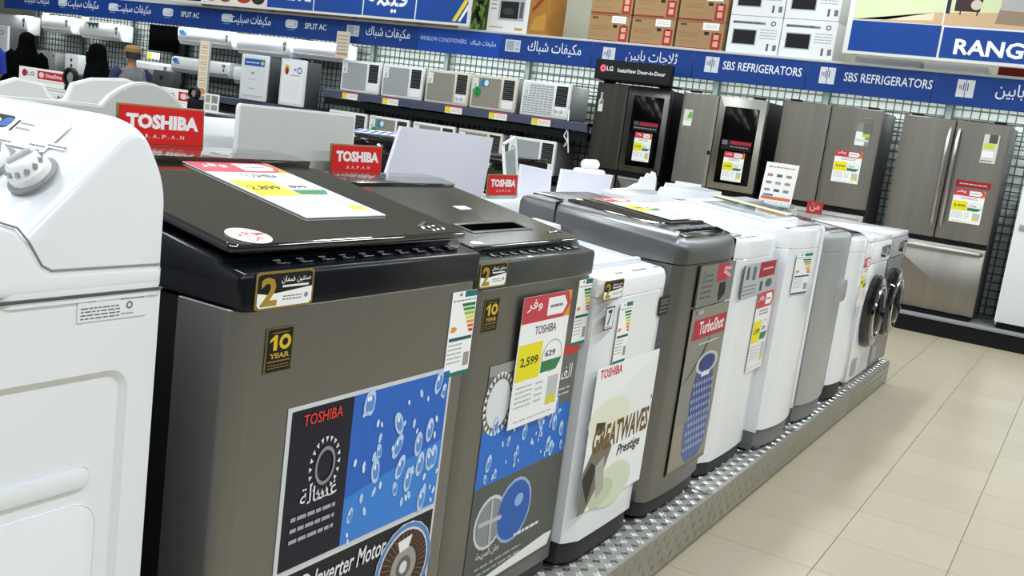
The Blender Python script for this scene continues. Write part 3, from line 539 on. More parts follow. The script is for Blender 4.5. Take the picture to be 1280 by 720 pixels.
# ---- white washer standing sideways, nearest (its right flank to the aisle)
t = thing('top_load_washer', 'white top load washer standing sideways with knobs, nearest the camera', 'washing machine', (-1.2, 1.04, ZP))
D = .69
def hole_plate(mb, xo, ring, hole, xin, mm):
    # outer rectangle ring (4) with a rounded rectangular recess of len(hole) = 4*(n+1)
    n = len(hole) // 4; v = [(xo, a, b_) for a, b_ in ring] + [(xo, a, b_) for a, b_ in hole] + [(xin, a, b_) for a, b_ in inset(hole, .012)]
    fs = []
    for c in range(4):
        o = 4 + c * n
        for i in range(n - 1): fs.append((c, o + i, o + i + 1))
        fs.append((c, o + n - 1, 4 + ((c + 1) % 4) * n, (c + 1) % 4))
    N = 4 * n
    for i in range(N): k = (i + 1) % N; fs.append((4 + i, 4 + k, 4 + N + k, 4 + N + i))
    fs.append(tuple(4 + N + i for i in range(N)))
    mb.add(v, fs, mm)
m = MB(); m.box(-D, -.012, -.69, -.002, .03, 1.057, 'enamel', .01); m.build('cabinet', t)
m = MB(); hole_plate(m, 0, [(-.69, .03), (-.002, .03), (-.002, 1.057), (-.69, 1.057)], rr(-.64, -.05, .12, .942, .035, 5), -.007, 'enamel')
for e in ([(-.69, .03), (-.69, 1.057)], [(-.002, 1.057), (-.002, .03)], [(-.69, 1.057), (-.002, 1.057)]): m.add([(0, *e[0]), (0, *e[1]), (-.02, *e[1]), (-.02, *e[0])], [(0, 1, 2, 3)], 'enamel')
sp = m.build('side_panel', t, ang=22)
m = MB(); m.prism(rr(-.6, -.105, .765, .8, .017), 'x', -.008, -.001, 'enamel', .005); m.prism(rr(-.6, -.09, .2, .742, .04), 'x', -.008, -.003, 'enamel', .004); m.build('embossed_rib', sp)
sx('rating_label', sp, .0003, -.145, 1.02, -.028, 1.057, [[('r', .12, .78, .24, .95, '707478'), ('w', .6, .7, .98, .95, 2, '9A9EA2'), ('w', .04, .06, .6, .6, 4, '6A6E72'), ('ring', .74, .5, .05, .16, '808488', .5), ('w', .62, .1, .8, .24, 1, '9A9EA2')]], base='EDEFF1')
prof = [(-.7, 1.062), (-.001, 1.062), (-.001, 1.09), (-.012, 1.098), (-.19, 1.1), (-.205, 1.108), (-.225, 1.14), (-.243, 1.16), (-.27, 1.168), (-.66, 1.17), (-.695, 1.155), (-.7, 1.13)]
m = MB(); m.prism(prof, 'x', -D - .003, .004, 'enamel', .012, 3); m.build('top_deck', t)
m = MB(); m.prism([(-.66, 1.168), (-.262, 1.168), (-.262, 1.178), (-.655, 1.18)], 'x', -D + .07, -.085, 'enamel', .004); m.build('lid', t)
def fillet(poly, rad, n=6):
    out = []; N = len(poly)
    for i in range(N):
        p, c, q = Vector(poly[i - 1]), Vector(poly[i]), Vector(poly[(i + 1) % N]); r_ = rad[i]
        if r_ <= 0: out.append(tuple(c)); continue
        a, b_ = (p - c).normalized(), (q - c).normalized(); l = r_
        for k in range(n + 1):
            u = k / n; A, B = c + a * l, c + b_ * l
            out.append(tuple(A * (1 - u) ** 2 + c * 2 * u * (1 - u) + B * u * u))
    return out
m = MB(); m.tube([(.0035, y_, z_) for y_, z_ in ((-.285, 1.168), (-.268, 1.167), (-.243, 1.159), (-.225, 1.139), (-.205, 1.107), (-.19, 1.099), (-.01, 1.097))], .0016, 'mid_grey', 6); m.build('seam_gasket', t)
m = MB(); m.tube([(.0032, -.69, 1.0595), (.0032, -.003, 1.0595)], .0025, 'dark_grey', 6); m.build('seam_gasket', t)
RGS = []
def con_ring(x, d):
    fd = Vector((-.116, .128)).normalized()          # into the body, across the face
    fn = Vector((.671, -.741)) * d
    P_ = [(.002 - d * .25, 1.05), (.0 - d * .25, 1.235 - d * .5), (-.068 + fn.x * .4, 1.322 + fn.y * .75), (-.275 + fn.x, 1.138 + fn.y), (-.29 + d, 1.05)]
    return [(x, y, z) for y, z in fillet(P_, (0, .04, .036, .004, 0))]
for k in range(9): t_ = k * PI / 16; RGS.append(con_ring(.003 - .07 * (1 - math.cos(t_)), .045 * (1 - math.sin(t_))))
RGS.append(con_ring(-D + .02, 0)); RGS.append(con_ring(-D, .02))
m = MB(); m.rings(RGS, 'enamel'); con = m.build('console', t, ang=75)
fa, fb = Vector((0, -.238, 1.172)), Vector((0, -.11, 1.288)); vv = (fb - fa).normalized(); nn = Vector((1, 0, 0)).cross(vv)
def on(x, s, h=0): return Vector((x, 0, 0)) + fa + vv * (s * (fb - fa).length) + nn * h
for x, s in ((-.05, .4), (-.147, .42), (-.33, .42)):
    m = MB(); m.lathe([(.036, 0), (.036, .004), (.033, .005)], on(x, s), nn, 'mid_grey', 24); k = m.build('control_knob', con)
    m = MB(); m.lathe([(.029, .004), (.0295, .016), (.026, .019), (.023, .03), (.018, .034), (.0, .034)], on(x, s), nn, 'white_plastic', 24)
    for q in range(12): a = q * PI / 6; c = on(x, s, .024) + (Vector((1, 0, 0)) * math.cos(a) + vv * math.sin(a)) * .0245; m.box(c.x - .003, c.x + .003, c.y - .003, c.y + .003, c.z - .004, c.z + .004, 'silver_mid', .001)
    m.build('knob_cap', k)
    m = MB(); a_, b2 = on(x - .008, s - .06, .034), on(x + .008, s + .09, .034); m.tube([a_, a_ + nn * .003, b2 + nn * .003, b2], .0042, 'light_grey', 8); m.build('knob_grip', k, label='grey grip bar')
ln = (fb - fa).length
sheet('console_print', con, on(-.315, .66, .0006), (1, 0, 0), vv, .236, ln * .34, [[('p', [(.25 + .22 * u, .5 + .45 * v) for u, v in rr(0, 1, 0, 1, .2)], '14161A'), ('r', .52, .45, .545, .85, '16181C'), ('w', .56, .5, .7, .85, 2, 'A0A4A8'), ('w', .3, .2, .45, .36, 1, '4A68B0'), ('w', .5, .04, .66, .16, 1, '6A6E74'), ('w', .82, .1, .97, .22, 1, '70747A')], [('e', .43, .72, .05, .17, '3A6CB4'), ('e', .32, .7, .05, .12, 'E8ECF0')]], basemat='enamel', th=.0002)
sheet('console_print', con, on(-.085, .72, .0006), (1, 0, 0), vv, .04, ln * .05, [[('w', .0, .0, 1, 1, 1, '70747A')]], basemat='enamel', th=.0002)
feet(t, .66, .0, .03) if 0 else None
for a in (-.06, -.62):
    for b_ in (-.06, -.62): m = MB(); m.lathe([(.022, 0), (.022, .015), (.014, .016), (.014, .035)], (a, b_, 0), (0, 0, 1), 'dark_rubber', 12); m.build('foot', t)

# ---- the two dark top loaders with sloping glass lids
def dark_loader(xf, yc, W, ztop, D, lab, band, skin, slot, zmid):
    H = ztop - ZP; t = thing('top_load_washer', lab, 'washing machine', (xf, yc, ZP), 0, 'top load washers in the front row'); w2 = W / 2
    m = MB(); m.box(-D, -.02, -w2 + .004, w2 - .004, .035, H - .06, 'black', .02); m.build('cabinet', t)
    zt = H - zmid
    sh = [(-.14, -w2), (-.035, -w2)] + [(-.035 + .035 * math.sin(q * PI / 8), -w2 + .035 * (1 - math.cos(q * PI / 8))) for q in range(1, 5)] + [(0, 0)] + [(-.035 + .035 * math.cos(q * PI / 8), w2 - .035 * (1 - math.sin(q * PI / 8))) for q in range(0, 5)] + [(-.14, w2), (-.14, w2 - .012), (-.03, w2 - .03), (-.03, -w2 + .03), (-.14, -w2 + .012)]
    m = MB(); m.prism(sh, 'z', .05, zt, skin, .002, 1); m.build('front_panel', t)
    m = MB(); m.prism(rr(-D + .02, -.012, -w2 + .01, w2 - .01, .03), 'z', .0 + .012, .055, 'dark_rubber', .004); m.build('base_skirt', t)
    feet(t, W, D, .03)
    # top frame: a band round the machine, with a ledge that rises to the back
    prf = [(-D, zt), (0, zt), (.0, H - .008), (-.006, H), (-.055, H + .008), (-.062, H + .018), (-D + .02, H + .1), (-D, H + .09)]
    m = MB(); m.prism(prf, 'y', -w2, w2, band, .014, 3); m.build('top_frame', t)
    # buttons on the front ledge
    for k in range(10):
        y = -w2 + .12 + k * (W - .2) / 9.0
        m = MB(); m.X = Matrix.Translation((-.036, y, H + .0065)) @ Matrix.Rotation(.15, 4, 'Y'); m.box(-.011, .011, -.016, .016, -.003, .002, 'navy_black', .001)
        b_ = m.build('button', t)
        m = MB(); m.X = Matrix.Translation((-.036, y, H + .0065)) @ Matrix.Rotation(.15, 4, 'Y'); m.box(-.006, -.003, -.012, .004, .002, .0024, 'mid_grey'); m.box(.003, .005, -.012, -.003, .002, .0024, 'mid_grey'); m.build('button_mark', b_)
    return t, H
# lid: sloping slab between (x0,z0) and (x1,z1), abs local coordinates
def slope_lid(t, W, x0, z0, x1, z1, mm, slot, edge='gloss_black'):
    w2 = W / 2; d = Vector((x1 - x0, 0, z1 - z0)); L = d.length; ang = math.atan2(d.z, -d.x)
    X = Matrix.Translation((x0, 0, z0)) @ Matrix.Rotation(ang, 4, 'Y')
    m = MB(); m.X = X; m.prism(rr(-L, 0, -w2, w2, .022), 'z', -.014, -.0015, edge, .003); lid = m.build('lid', t)
    m = MB(); m.X = X
    if slot:
        a, b_, c, e = slot
        for bx_ in ((-L + .006, a, -w2 + .006, w2 - .006), (b_, -.006, -w2 + .006, w2 - .006), (a, b_, -w2 + .006, c), (a, b_, e, w2 - .006)): m.box(*bx_, -.002, 0, mm)
        m.build('lid_glass', lid)
        m = MB(); m.X = X
        for bx_ in ((a - .012, a, c - .012, e + .012), (b_, b_ + .014, c - .012, e + .012), (a, b_, c - .012, c), (a, b_, e, e + .012)): m.box(*bx_, -.001, .0018, 'charcoal', .0005)
        m.build('slot_trim', lid)
        m = MB(); m.X = X; m.box(a, b_, c, e, -.0018, -.0014, 'pocket_black'); m.build('slot_pocket', lid)
    else:
        m.prism(rr(-L + .006, -.006, -w2 + .006, w2 - .006, .018), 'z', -.002, 0, mm, .0006, 1); m.build('lid_glass', lid)
    return lid, X, L
def badge(lid, X, x, y, s=1):
    m = MB(); m.X = X @ Matrix.Translation((x, y, 0)) @ Matrix.Rotation(.5, 4, 'Z')
    for q, r in ((-.022, .016), (0, .013), (.02, .015)):
        A = [2 * PI * k / 16 for k in range(16)]
        m.add([(q * .4 + math.cos(a) * r, q + math.sin(a) * r, .0012) for a in A] + [(q * .4 + math.cos(a) * r * .6, q + math.sin(a) * r * .6, .0018) for a in A], [(i, (i + 1) % 16, (i + 1) % 16 + 16, i + 16) for i in range(16)], 'chrome')
    m.box(-.03, -.022, -.03, .03, .0005, .0018, 'chrome'); m.build('badge', lid, label='chrome emblem on the lid corner')

# -- big one (second from the camera)
t, H = dark_loader(-1.14, 1.5, .71, 1.245, .66, 'large dark steel top load washer with black band and round lid sticker', 'navy_black', 'steel', None, .062)
lid, X, L = slope_lid(t, .69, -.035, 1.283 - ZP, -.49, 1.361 - ZP, 'lid_glass', None)
badge(lid, X, -.035, .255)
m = MB(); m.prism([(-.505, 1.357 - ZP), (-.5, 1.374 - ZP), (-.56, 1.38 - ZP), (-.64, 1.382 - ZP), (-.655, 1.37 - ZP), (-.655, 1.3 - ZP), (-.5, 1.3 - ZP)], 'y', -.345, .345, 'charcoal_top', .01); m.build('rear_cover', t)
def onl(u, v, h=.0006): return X @ Vector((u, v, h))   # lid plane, u back from the front edge (negative), v across
Uy = Vector((0, 1, 0)); Vx = (X.to_3x3() @ Vector((-1, 0, 0))).normalized()
lidc = [(.5 + .5 * math.cos(q * .314), .5 + .5 * math.sin(q * .314)) for q in range(20)]
sheet('round_sticker', lid, onl(-.004, -.315), Uy, Vx, .085, .075, [[('t', 'وفر', .18, .45, .8, .8, 'C03038', {'bold': .03}), ('t', 'من', .3, .12, .7, .45, 'C03038', {'bold': .03}), ('r', .72, .5, .95, .62, 'C03038')]], base='F6F4F2', poly=lidc, label='white round sticker with red Arabic writing')
sx('warranty_sticker', t, .0005, -.325, 1.182 - ZP, -.188, 1.246 - ZP, TWO, base='8A7434', poly=rr(0, 1, 0, 1, .08), label='gold and black 2 year warranty sticker')
sx('ten_year_sticker', t, .0005, -.291, 1.071 - ZP, -.224, 1.149 - ZP, TEN, base='6A5A2E', label='black and gold 10 year sticker')
sx('energy_label', t, .0005, .254, .975 - ZP, .349, 1.163 - ZP, ENERGY)
rnd = random.Random(3)
def drops(u0, v0, u1, v1, n, asp=1.3):
    A, B = [], []
    for k in range(n):
        u, v, r = rnd.uniform(u0, u1), rnd.uniform(v0, v1), rnd.choice((.006, .008, .01, .016, .026)); q = rnd.uniform(-.5, .5)
        A.append(('e', u, v, r, r * asp * 1.5, 'BBD6F4' if r > .009 else 'E4F0FC', q))
        if r > .012: B.append(('e', u + r * .1, v - r * .1, r * .6, r * .9 * asp, '5F93DA', q)); B.append(('e', u - r * .3, v + r * .6, r * .25, r * .4, 'FFFFFF'))
    return A, B
A, B = drops(.38, .42, .98, .96, 60)
teeth = [('p', [(.22 + .085 * math.cos(a - .09), .76 + .105 * math.sin(a - .09)), (.22 + .085 * math.cos(a + .09), .76 + .105 * math.sin(a + .09)), (.22 + .068 * math.cos(a), .76 + .084 * math.sin(a))], 'E8E8E6') for a in [2 * PI * k / 20 for k in range(20)]]
pz0, pz1 = .46 - ZP, .998 - ZP
sx('product_poster', t, .0004, -.22, pz0, .285, pz1, [
    [('r', .02, .42, .355, .985, '17182A'), ('r', .355, .42, .985, .985, '2F67C4'), ('r', .02, .012, .985, .40, '1B1C26')],
    [('p', ((.355, .42), (.985, .42), (.985, .7), (.355, .6)), '3E84D8')] + teeth,
    A + [('t', 'TOSHIBA', .08, .925, .29, .965, 'E0452E', {'bold': .01}), ('w', .06, .5, .3, .62, 3, 'A8A8B0'), ('t', 'غسالة', .1, .64, .3, .70, 'E6E6EA'), ('r', .02, .40, .985, .412, 'DADADA'), ('t', 'S-DD Inverter Motor', .04, .3, .66, .375, 'EDEDEF', {'bold': .012, 'shear': .2})] +
    [('e', .8, .2, .2, .19, 'E4E4E8'), ('ring', .22, .76, .055, .07, '8E9098', .8)],
    B + [('ring', .8, .2, .195, .185, '5A86C8', .9), ('ring', .8, .2, .165, .155, '3A2C28', .55), ('ring', .8, .2, .088, .082, 'A49C96', .5)],
    [('p', [(.8 + .16 * math.cos(a - .02), .2 + .15 * math.sin(a - .02)), (.8 + .16 * math.cos(a + .02), .2 + .15 * math.sin(a + .02)), (.8 + .1 * math.cos(a + .02), .2 + .094 * math.sin(a + .02)), (.8 + .1 * math.cos(a - .02), .2 + .094 * math.sin(a - .02))], '8A5A40') for a in [2 * PI * k / 36 for k in range(36)]] + [('ring', .8, .2, .05, .047, '6A625E', .6), ('p', ((.74, .32), (.84, .33), (.82, .28), (.76, .27)), 'F2F0EE'), ('w', .06, .08, .5, .24, 4, '9A9CA4')]],
   base='D6D8DA', label='washer poster, dark left part, blue water drops and motor picture')
# price card lying on its lid
pc = thing('price_card', 'large price card with red top lying on the big dark washer lid', 'price card', (-1.14, 1.5, ZP))
pl = price_layers('2,899', 'TOSHIBA', '899')
sheet('card', pc, onl(-.115, -.053, .0008), Uy, Vx, .242, .352, pl, base='F8F8FA', th=.0025)
# -- smaller one (third)
t, H = dark_loader(-1.27, 2.38, .65, 1.183, .66, 'dark steel top load washer with slotted lid and hanging price card', 'charcoal', 'steel', None, .07)
lid, X, L = slope_lid(t, .6, -.045, 1.213 - ZP, -.515, 1.296 - ZP, 'charcoal_top', (-.15, -.1, -.15, .14))
badge(lid, X, -.05, .235)
m = MB(); m.prism([(-.525, 1.292 - ZP), (-.522, 1.304 - ZP), (-.58, 1.316 - ZP), (-.65, 1.318 - ZP), (-.66, 1.3 - ZP), (-.66, 1.23 - ZP), (-.52, 1.23 - ZP)], 'y', -.32, .32, 'charcoal_top', .01); m.build('rear_cover', t)
sheet('small_sticker', lid, onl(-.265, .03), Uy, Vx, .06, .028, [[('w', .1, .2, .9, .8, 2, 'B0B0A8')]], base='F4F4F0')
sheet('round_dot', lid, onl(-.012, -.27), Uy, Vx, .05, .02, [[('r', .3, .4, .7, .6, 'E0E0E0')]], base='F8F8F8', poly=lidc)
sx('warranty_sticker', t, .0005, -.318, 1.118 - ZP, -.19, 1.181 - ZP, TWO, base='8A7434', poly=rr(0, 1, 0, 1, .08), label='gold and black 2 year warranty sticker')
sx('ten_year_sticker', t, .0005, -.278, 1.002 - ZP, -.205, 1.088 - ZP, TEN, base='6A5A2E', label='black and gold 10 year sticker')
sx('energy_label', t, .0005, .237, .9 - ZP, .324, 1.098 - ZP, ENERGY)
A, B = drops(.05, .5, .95, .74, 46, 1.0)
teeth = [('p', [(.13 + .15 * math.cos(a - .1), .83 + .135 * math.sin(a - .1)), (.13 + .15 * math.cos(a + .1), .83 + .135 * math.sin(a + .1)), (.13 + .12 * math.cos(a), .83 + .108 * math.sin(a))], 'F0F0EE') for a in [2 * PI * k / 24 for k in range(24)]]
sx('product_poster', t, .0004, -.21, .255 - ZP, .29, .905 - ZP, [
    [('r', 0, .48, 1, .72, '2F72CC'), ('r', 0, .0, 1, .48, '5A5C58'), ('r', 0, .955, .72, 1, '9C9C98'), ('r', .72, .955, 1, 1, 'C23A34')],
    [('e', .13, .83, .12, .105, 'E4E6E8')] + teeth + [('e', .2, .3, .16, .12, 'D8DADC'), ('e', .46, .3, .2, .15, '9CB4D8'), ('p', ((.08, .02), (.95, .02), (.99, .08), (.9, .085), (.2, .045)), 'F2F2F0')],
    A + [('e', .2, .3, .14, .105, '8E9092'), ('e', .46, .3, .18, .135, '2C62B4'), ('t', 'الغسالات', .55, .84, .95, .91, 'F0F0F0', {'bold': .02}), ('w', .5, .76, .95, .81, 2, 'C8C8C6'), ('t', 'بطن المريحة', .1, .14, .34, .18, 'EDEDED'), ('w', .1, .06, .6, .12, 2, 'A8AAA6'), ('w', .5, .15, .8, .19, 1, 'EDEDED')],
    B + [('p', ((.08, .3), (.32, .29), (.32, .31), (.08, .32)), 'C0C2C4'), ('p', ((.19, .4), (.21, .4), (.23, .2), (.21, .2)), 'C0C2C4'), ('e', .5, .34, .05, .03, '8FB4E8')]],
   base='6C6D68', label='washer poster with round drum picture and blue drops')
pc = sx('price_card', t, .012, -.1, .712 - ZP, .173, 1.078 - ZP, price_layers('2,599', 'TOSHIBA', '629'), base='F6F6F6', th=.0015, label='hanging price card, red top and yellow price block')

# ---- white small top loader (fourth)
def plain_loader(xf, yc, W, D, ztop, rise, body, deck, lidm, lab, bulge=.0, base_h=.05, cap=.08, base_m='dark_rubber', lid_front=-.12, conh=.03, rz=0, name='top_load_washer', zb=ZP, lidz=.012, grp='top load washers in the front row'):
    H = ztop - zb; t = thing(name, lab, 'washing machine', (xf, yc, zb), rz, grp); w2 = W / 2
    def plan(x0, ww, bl):
        r = .035
        P_ = [(-D, -ww), (x0 - r, -ww)]
        for q in range(0, 11): y = -ww + r * .4 + (2 * ww - r * .8) * q / 10; P_.append((x0 - bl + bl * (1 - ((y) / ww) ** 2) * 1.0 - (r * .6 if q in (0, 10) else 0), y))
        return P_ + [(x0 - r, ww), (-D, ww)]
    m = MB(); m.prism(plan(0, w2, bulge), 'z', base_h, H - cap, body, .003, 1); m.build('cabinet', t)
    m = MB(); m.prism(plan(-.012, w2 - .008, bulge), 'z', .012, base_h, base_m, .002, 1); m.build('base_skirt', t)
    feet(t, W, D, .02)
    pl_ = plan(0, w2, bulge); n = len(pl_)
    def zt(x): return H + rise * min(1, max(0, -x / D))
    R = [[(x, y, H - cap + .002) for x, y in pl_], [(x, y, zt(x) - .02) for x, y in pl_], [(x, y, zt(x) - .006) for x, y in inset(pl_, .006)], [(x, y, zt(x)) for x, y in inset(pl_, .022)]]
    m = MB(); m.rings(R, deck); m.build('top_cover', t)
    a, b_ = lid_front, -D + .13; sl = rise / D
    m = MB(); m.prism([(a, zt(a) - .004), (a, zt(a) + lidz * .5), (a - .012, zt(a) + lidz), (b_, zt(b_) + lidz), (b_, zt(b_) - .004)], 'y', -w2 + .045, w2 - .045, lidm, .008); lid = m.build('lid', t)
    m = MB(); m.prism([(-D + .122, zt(-D) - .006), (-D + .115, zt(-D) + conh), (-D + .01, zt(-D) + conh + .008), (-D, zt(-D) + conh - .01), (-D, zt(-D) - .02)], 'y', -w2 + .012, w2 - .012, deck, .012); m.build('rear_console', t)
    return t, H, zt
t, H, zt = plain_loader(-1.22, 2.975, .52, .56, 1.098, .05, 'enamel', 'white_plastic', 'cool_white', 'white small top load washer with black warranty sticker between two dark washers', .004, .085, .06)
m = MB(); m.box(-.125, -.1, -.2, .2, zt(-.1) - .002, zt(-.1) + .02, 'cool_white', .008); m.build('lid_handle', t)
for y, l in ((-.1, .05), (.06, .11), (.2, .03)):
    m = MB(); m.box(-.05, -.04, y - l / 2, y + l / 2, zt(-.045), zt(-.045) + .0015, 'mid_grey'); m.build('control_mark', t)
o = 2.975
sx('warranty_sticker', t, .0015, 2.68 - o, 1.04 - ZP, 2.82 - o, 1.1 - ZP, TWO, base='8A7434', poly=rr(0, 1, 0, 1, .08), label='gold and black 2 year warranty sticker')
sx('capacity_sticker', t, .0045, 2.712 - o, .947 - ZP, 2.775 - o, 1.018 - ZP, [[('r', .07, .06, .93, .94, 'E4E6E6')], [('t', '7', .28, .2, .74, .86, '2A2C30', {'bold': .02}), ('r', .2, .1, .8, .14, '808488')]], base='4A4C50')
sx('energy_label', t, .0045, 2.815 - o, .826 - ZP, 2.907 - o, 1.021 - ZP, ENERGY)
sx('black_sticker', t, .003, 3.138 - o, .945 - ZP, 3.222 - o, 1.012 - ZP, [[('w', .1, .1, .9, .9, 4, '7A7E7A'), ('r', .2, .6, .8, .8, '50544E')]], base='1A1C1E')
sx('product_poster', t, .0035, 2.72 - o, .35 - ZP, 3.205 - o, .825 - ZP, [
    [('p', ((0, .55), (.2, .7), (.6, .85), (1, .97), (1, .6), (.6, .5), (.2, .4)), 'EEF0EE'), ('e', .3, .62, .32, .14, 'E8EAD2'), ('e', .5, .1, .3, .16, 'DCE2C8'), ('e', .32, .08, .2, .1, 'C9D4B4')],
    [('p', ((0, .3), (.12, .45), (.3, .5), (.4, .4), (.3, .2), (.1, 0), (0, 0)), '7A7466'), ('p', ((0, .25), (.1, .35), (.2, .3), (.12, .05)), '2C2A28'), ('p', ((.18, .3), (.3, .35), (.36, .1), (.26, .05)), 'B4B0A6'), ('t', 'TOSHIBA', .05, .92, .38, .985, 'D8342E', {'bold': .02}), ('p', ((.1, .62), (.24, .6), (.24, .55), (.16, .52), (.1, .56)), '3A3428')],
    [('t', 'GREATWAVES', .08, .4, .98, .58, '6E5426', {'bold': .03}), ('t', 'Prestige', .5, .28, .88, .38, '2E2C28', {'shear': .2})],
    [('t', 'ES', .8, .43, .99, .62, '2A2826', {'bold': .0}), ('r', .97, .63, .985, .66, '2A2826')][:0] + [('r', .97, .63, .985, .66, '2A2826')]], base='F4F5F5', label='white poster with bronze lettering and green bubbles')
# ---- grey top loader with arched cap (fifth)
t = thing('top_load_washer', 'grey top load washer with arched cap and blue drum picture', 'washing machine', (-1.2, 3.565, ZP), 0, 'top load washers in the front row')
W, D, H = .575, .68, 1.205 - ZP; w2 = W / 2
def cplan(x0, ww, bl, r=.05): return [(-D, -ww), (x0 - r, -ww)] + [(x0 - r + r * math.sin(q * PI / 8) - bl, -ww + r * (1 - math.cos(q * PI / 8))) for q in range(1, 5)] + [(x0 - bl * (y / ww) ** 2, y * .82) for y in (-ww * .6, -ww * .3, 0, ww * .3, ww * .6)] + [(x0 - r + r * math.cos(q * PI / 8) - bl, ww - r * (1 - math.sin(q * PI / 8))) for q in range(0, 4)] + [(x0 - r, ww), (-D, ww)]
m = MB(); m.prism(cplan(0, w2, .012), 'z', .07, 1.108 - ZP, 'steel_grey', .002, 1); m.build('cabinet', t)
m = MB(); m.prism(cplan(-.01, w2 - .01, .012), 'z', .012, .07, 'dark_rubber', .002, 1); m.build('base_skirt', t); feet(t, W, D, .02)
cp = cplan(.004, w2 + .003, .012); zc = lambda x: H - .005 + .062 * min(1, max(0, -x / D)) - .03 * max(0, (x + .05) / .05) ** 2
R = [[(x, y, 1.111 - ZP) for x, y in cp], [(x, y, zc(x) - .03) for x, y in cp], [(x, y, zc(x) - .012) for x, y in inset(cp, .006)], [(x, y, zc(x)) for x, y in inset(cp, .025)], [(x, y, zc(x) + .012) for x, y in inset(cp, .08)]]
m = MB(); m.rings(R, 'steel_grey'); m.build('top_cap', t)
m = MB(); a, b_ = -.16, -.52
m.prism([(a, zc(a) + .004), (a - .015, zc(a) + .015), (b_, zc(b_) + .015), (b_, zc(b_) + .006)], 'y', -w2 + .065, w2 - .045, 'lid_glass', .008); lid = m.build('lid', t)
m = MB(); m.box(a - .004, a + .02, -.12, w2 - .06, zc(a) + .006, zc(a) + .019, 'black', .004); m.build('lid_grip', lid)
m = MB(); m.prism([(-.535, zc(-.535) + .004), (-.535, zc(-.535) + .012), (-.66, zc(-.66) + .008), (-.66, zc(-.66))], 'y', -w2 + .05, w2 - .05, 'charcoal', .006); m.build('rear_cover', t)
m = MB(); m.box(-.529, -.523, -w2 - .0045, w2 + .0045, 1.15 - ZP, zc(-.52) + .006, 'black'); m.build('hinge_seam', t)
m = MB(); m.prism([(-.145, zc(-.145) + .002), (-.145, zc(-.145) + .0145), (-.035, zc(-.035) + .006), (-.03, zc(-.03) - .004)], 'y', -w2 + .06, w2 - .05, 'charcoal_top', .004); pan = m.build('control_panel', t)
for k in range(5):
    m = MB(); y = -.16 + k * .075; m.box(-.095, -.075, y, y + .045, zc(-.09) + .0095, zc(-.09) + .0125, 'navy_black', .001); m.build('button', pan)
m = MB(); m.box(-.64, -.03, w2 - .03, w2 - .018, H - .0, H + .02, 'navy_black', .006); 
m = MB(); m.rings([[(x, w2 + .0035 + q, z) for q, z in ((0, zc(x) - .1), (.004, zc(x) - .09), (.004, zc(x) - .02), (0, zc(x) - .01))] for x in [-.02 - k * .07 for k in range(9)]], 'navy_black'); m.build('side_trim', t, label='glossy navy trim along the right edge')
o = 3.565
sx('feature_panel', t, .0015, 3.43 - o, .945 - ZP, 3.83 - o, 1.1 - ZP, [[('r', 0, 0, .03, 1, '2A2C2E'), ('w', .1, .15, .4, .8, 5, '50544E'), ('r', .12, .55, .2, .85, '6A6E68')], [('r', .5, .55, .8, .98, 'B8303C'), ('p', ((.6, .5), (.78, .5), (.8, .2), (.64, .02), (.6, .2)), '141416')], [('p', ((.66, .75), (.86, .6), (.9, .66), (.7, .82)), 'E0A8B0'), ('p', ((.66, .82), (.88, .8), (.9, .86), (.7, .9)), 'E0A8B0')]], base='7E7E78')
sx('product_poster', t, .0012, 3.43 - o, .3 - ZP, 3.83 - o, .94 - ZP, [
    [('r', .55, .3, 1, 1, '8C8A7C'), ('r', .02, .0, 1, .3, '96907E'), ('r', .08, .81, .98, .93, 'B02E38'), ('e', .1, .975, .03, .014, 'B83048')],
    [('t', 'TurboShot', .24, .835, .92, .915, 'F2ECEC', {'bold': .02}), ('t', 'LG', .17, .965, .28, .985, 'E4E4E2'), ('p', ((.0, .55), (.2, .6), (.5, .72), (.6, .8), (.56, .8), (.4, .7), (.15, .6)), '4A4A46'), ('r', .3, .77, .85, .78, 'C8C4BC'), ('e', .6, .43, .29, .26, '46568E'), ('p', ((.25, .3), (.95, .3), (.9, .1), (.75, .03), (.45, .03), (.3, .1)), '5C6A9A')],
    [('ring', .62, .64, .3, .07, 'C6CAD4', .8)] + [('e', .35 + .07 * (k % 8) + .03 * (k // 8 % 2), .12 + .05 * (k // 8), .02, .014, 'A8B4D4') for k in range(72)],
    [('e', .62, .645, .2, .045, '2E3E80'), ('r', .5, .56, .72, .59, 'E4E6EA'), ('r', .02, .005, .98, .02, '70706A')]], base='8A897F', label='poster with red strip and blue drum picture')
pc = thing('price_card', 'price card in clear sleeve lying on the grey arched washer lid', 'price card', (-1.2, 3.565, ZP))
U3 = Vector((0, 1, 0)); V3 = Vector((-1, 0, .09)).normalized()
sheet('card', pc, (-.18, -.02, zc(-.18) + .018), U3, V3, .235, .33, price_layers('1,999'), th=.003)

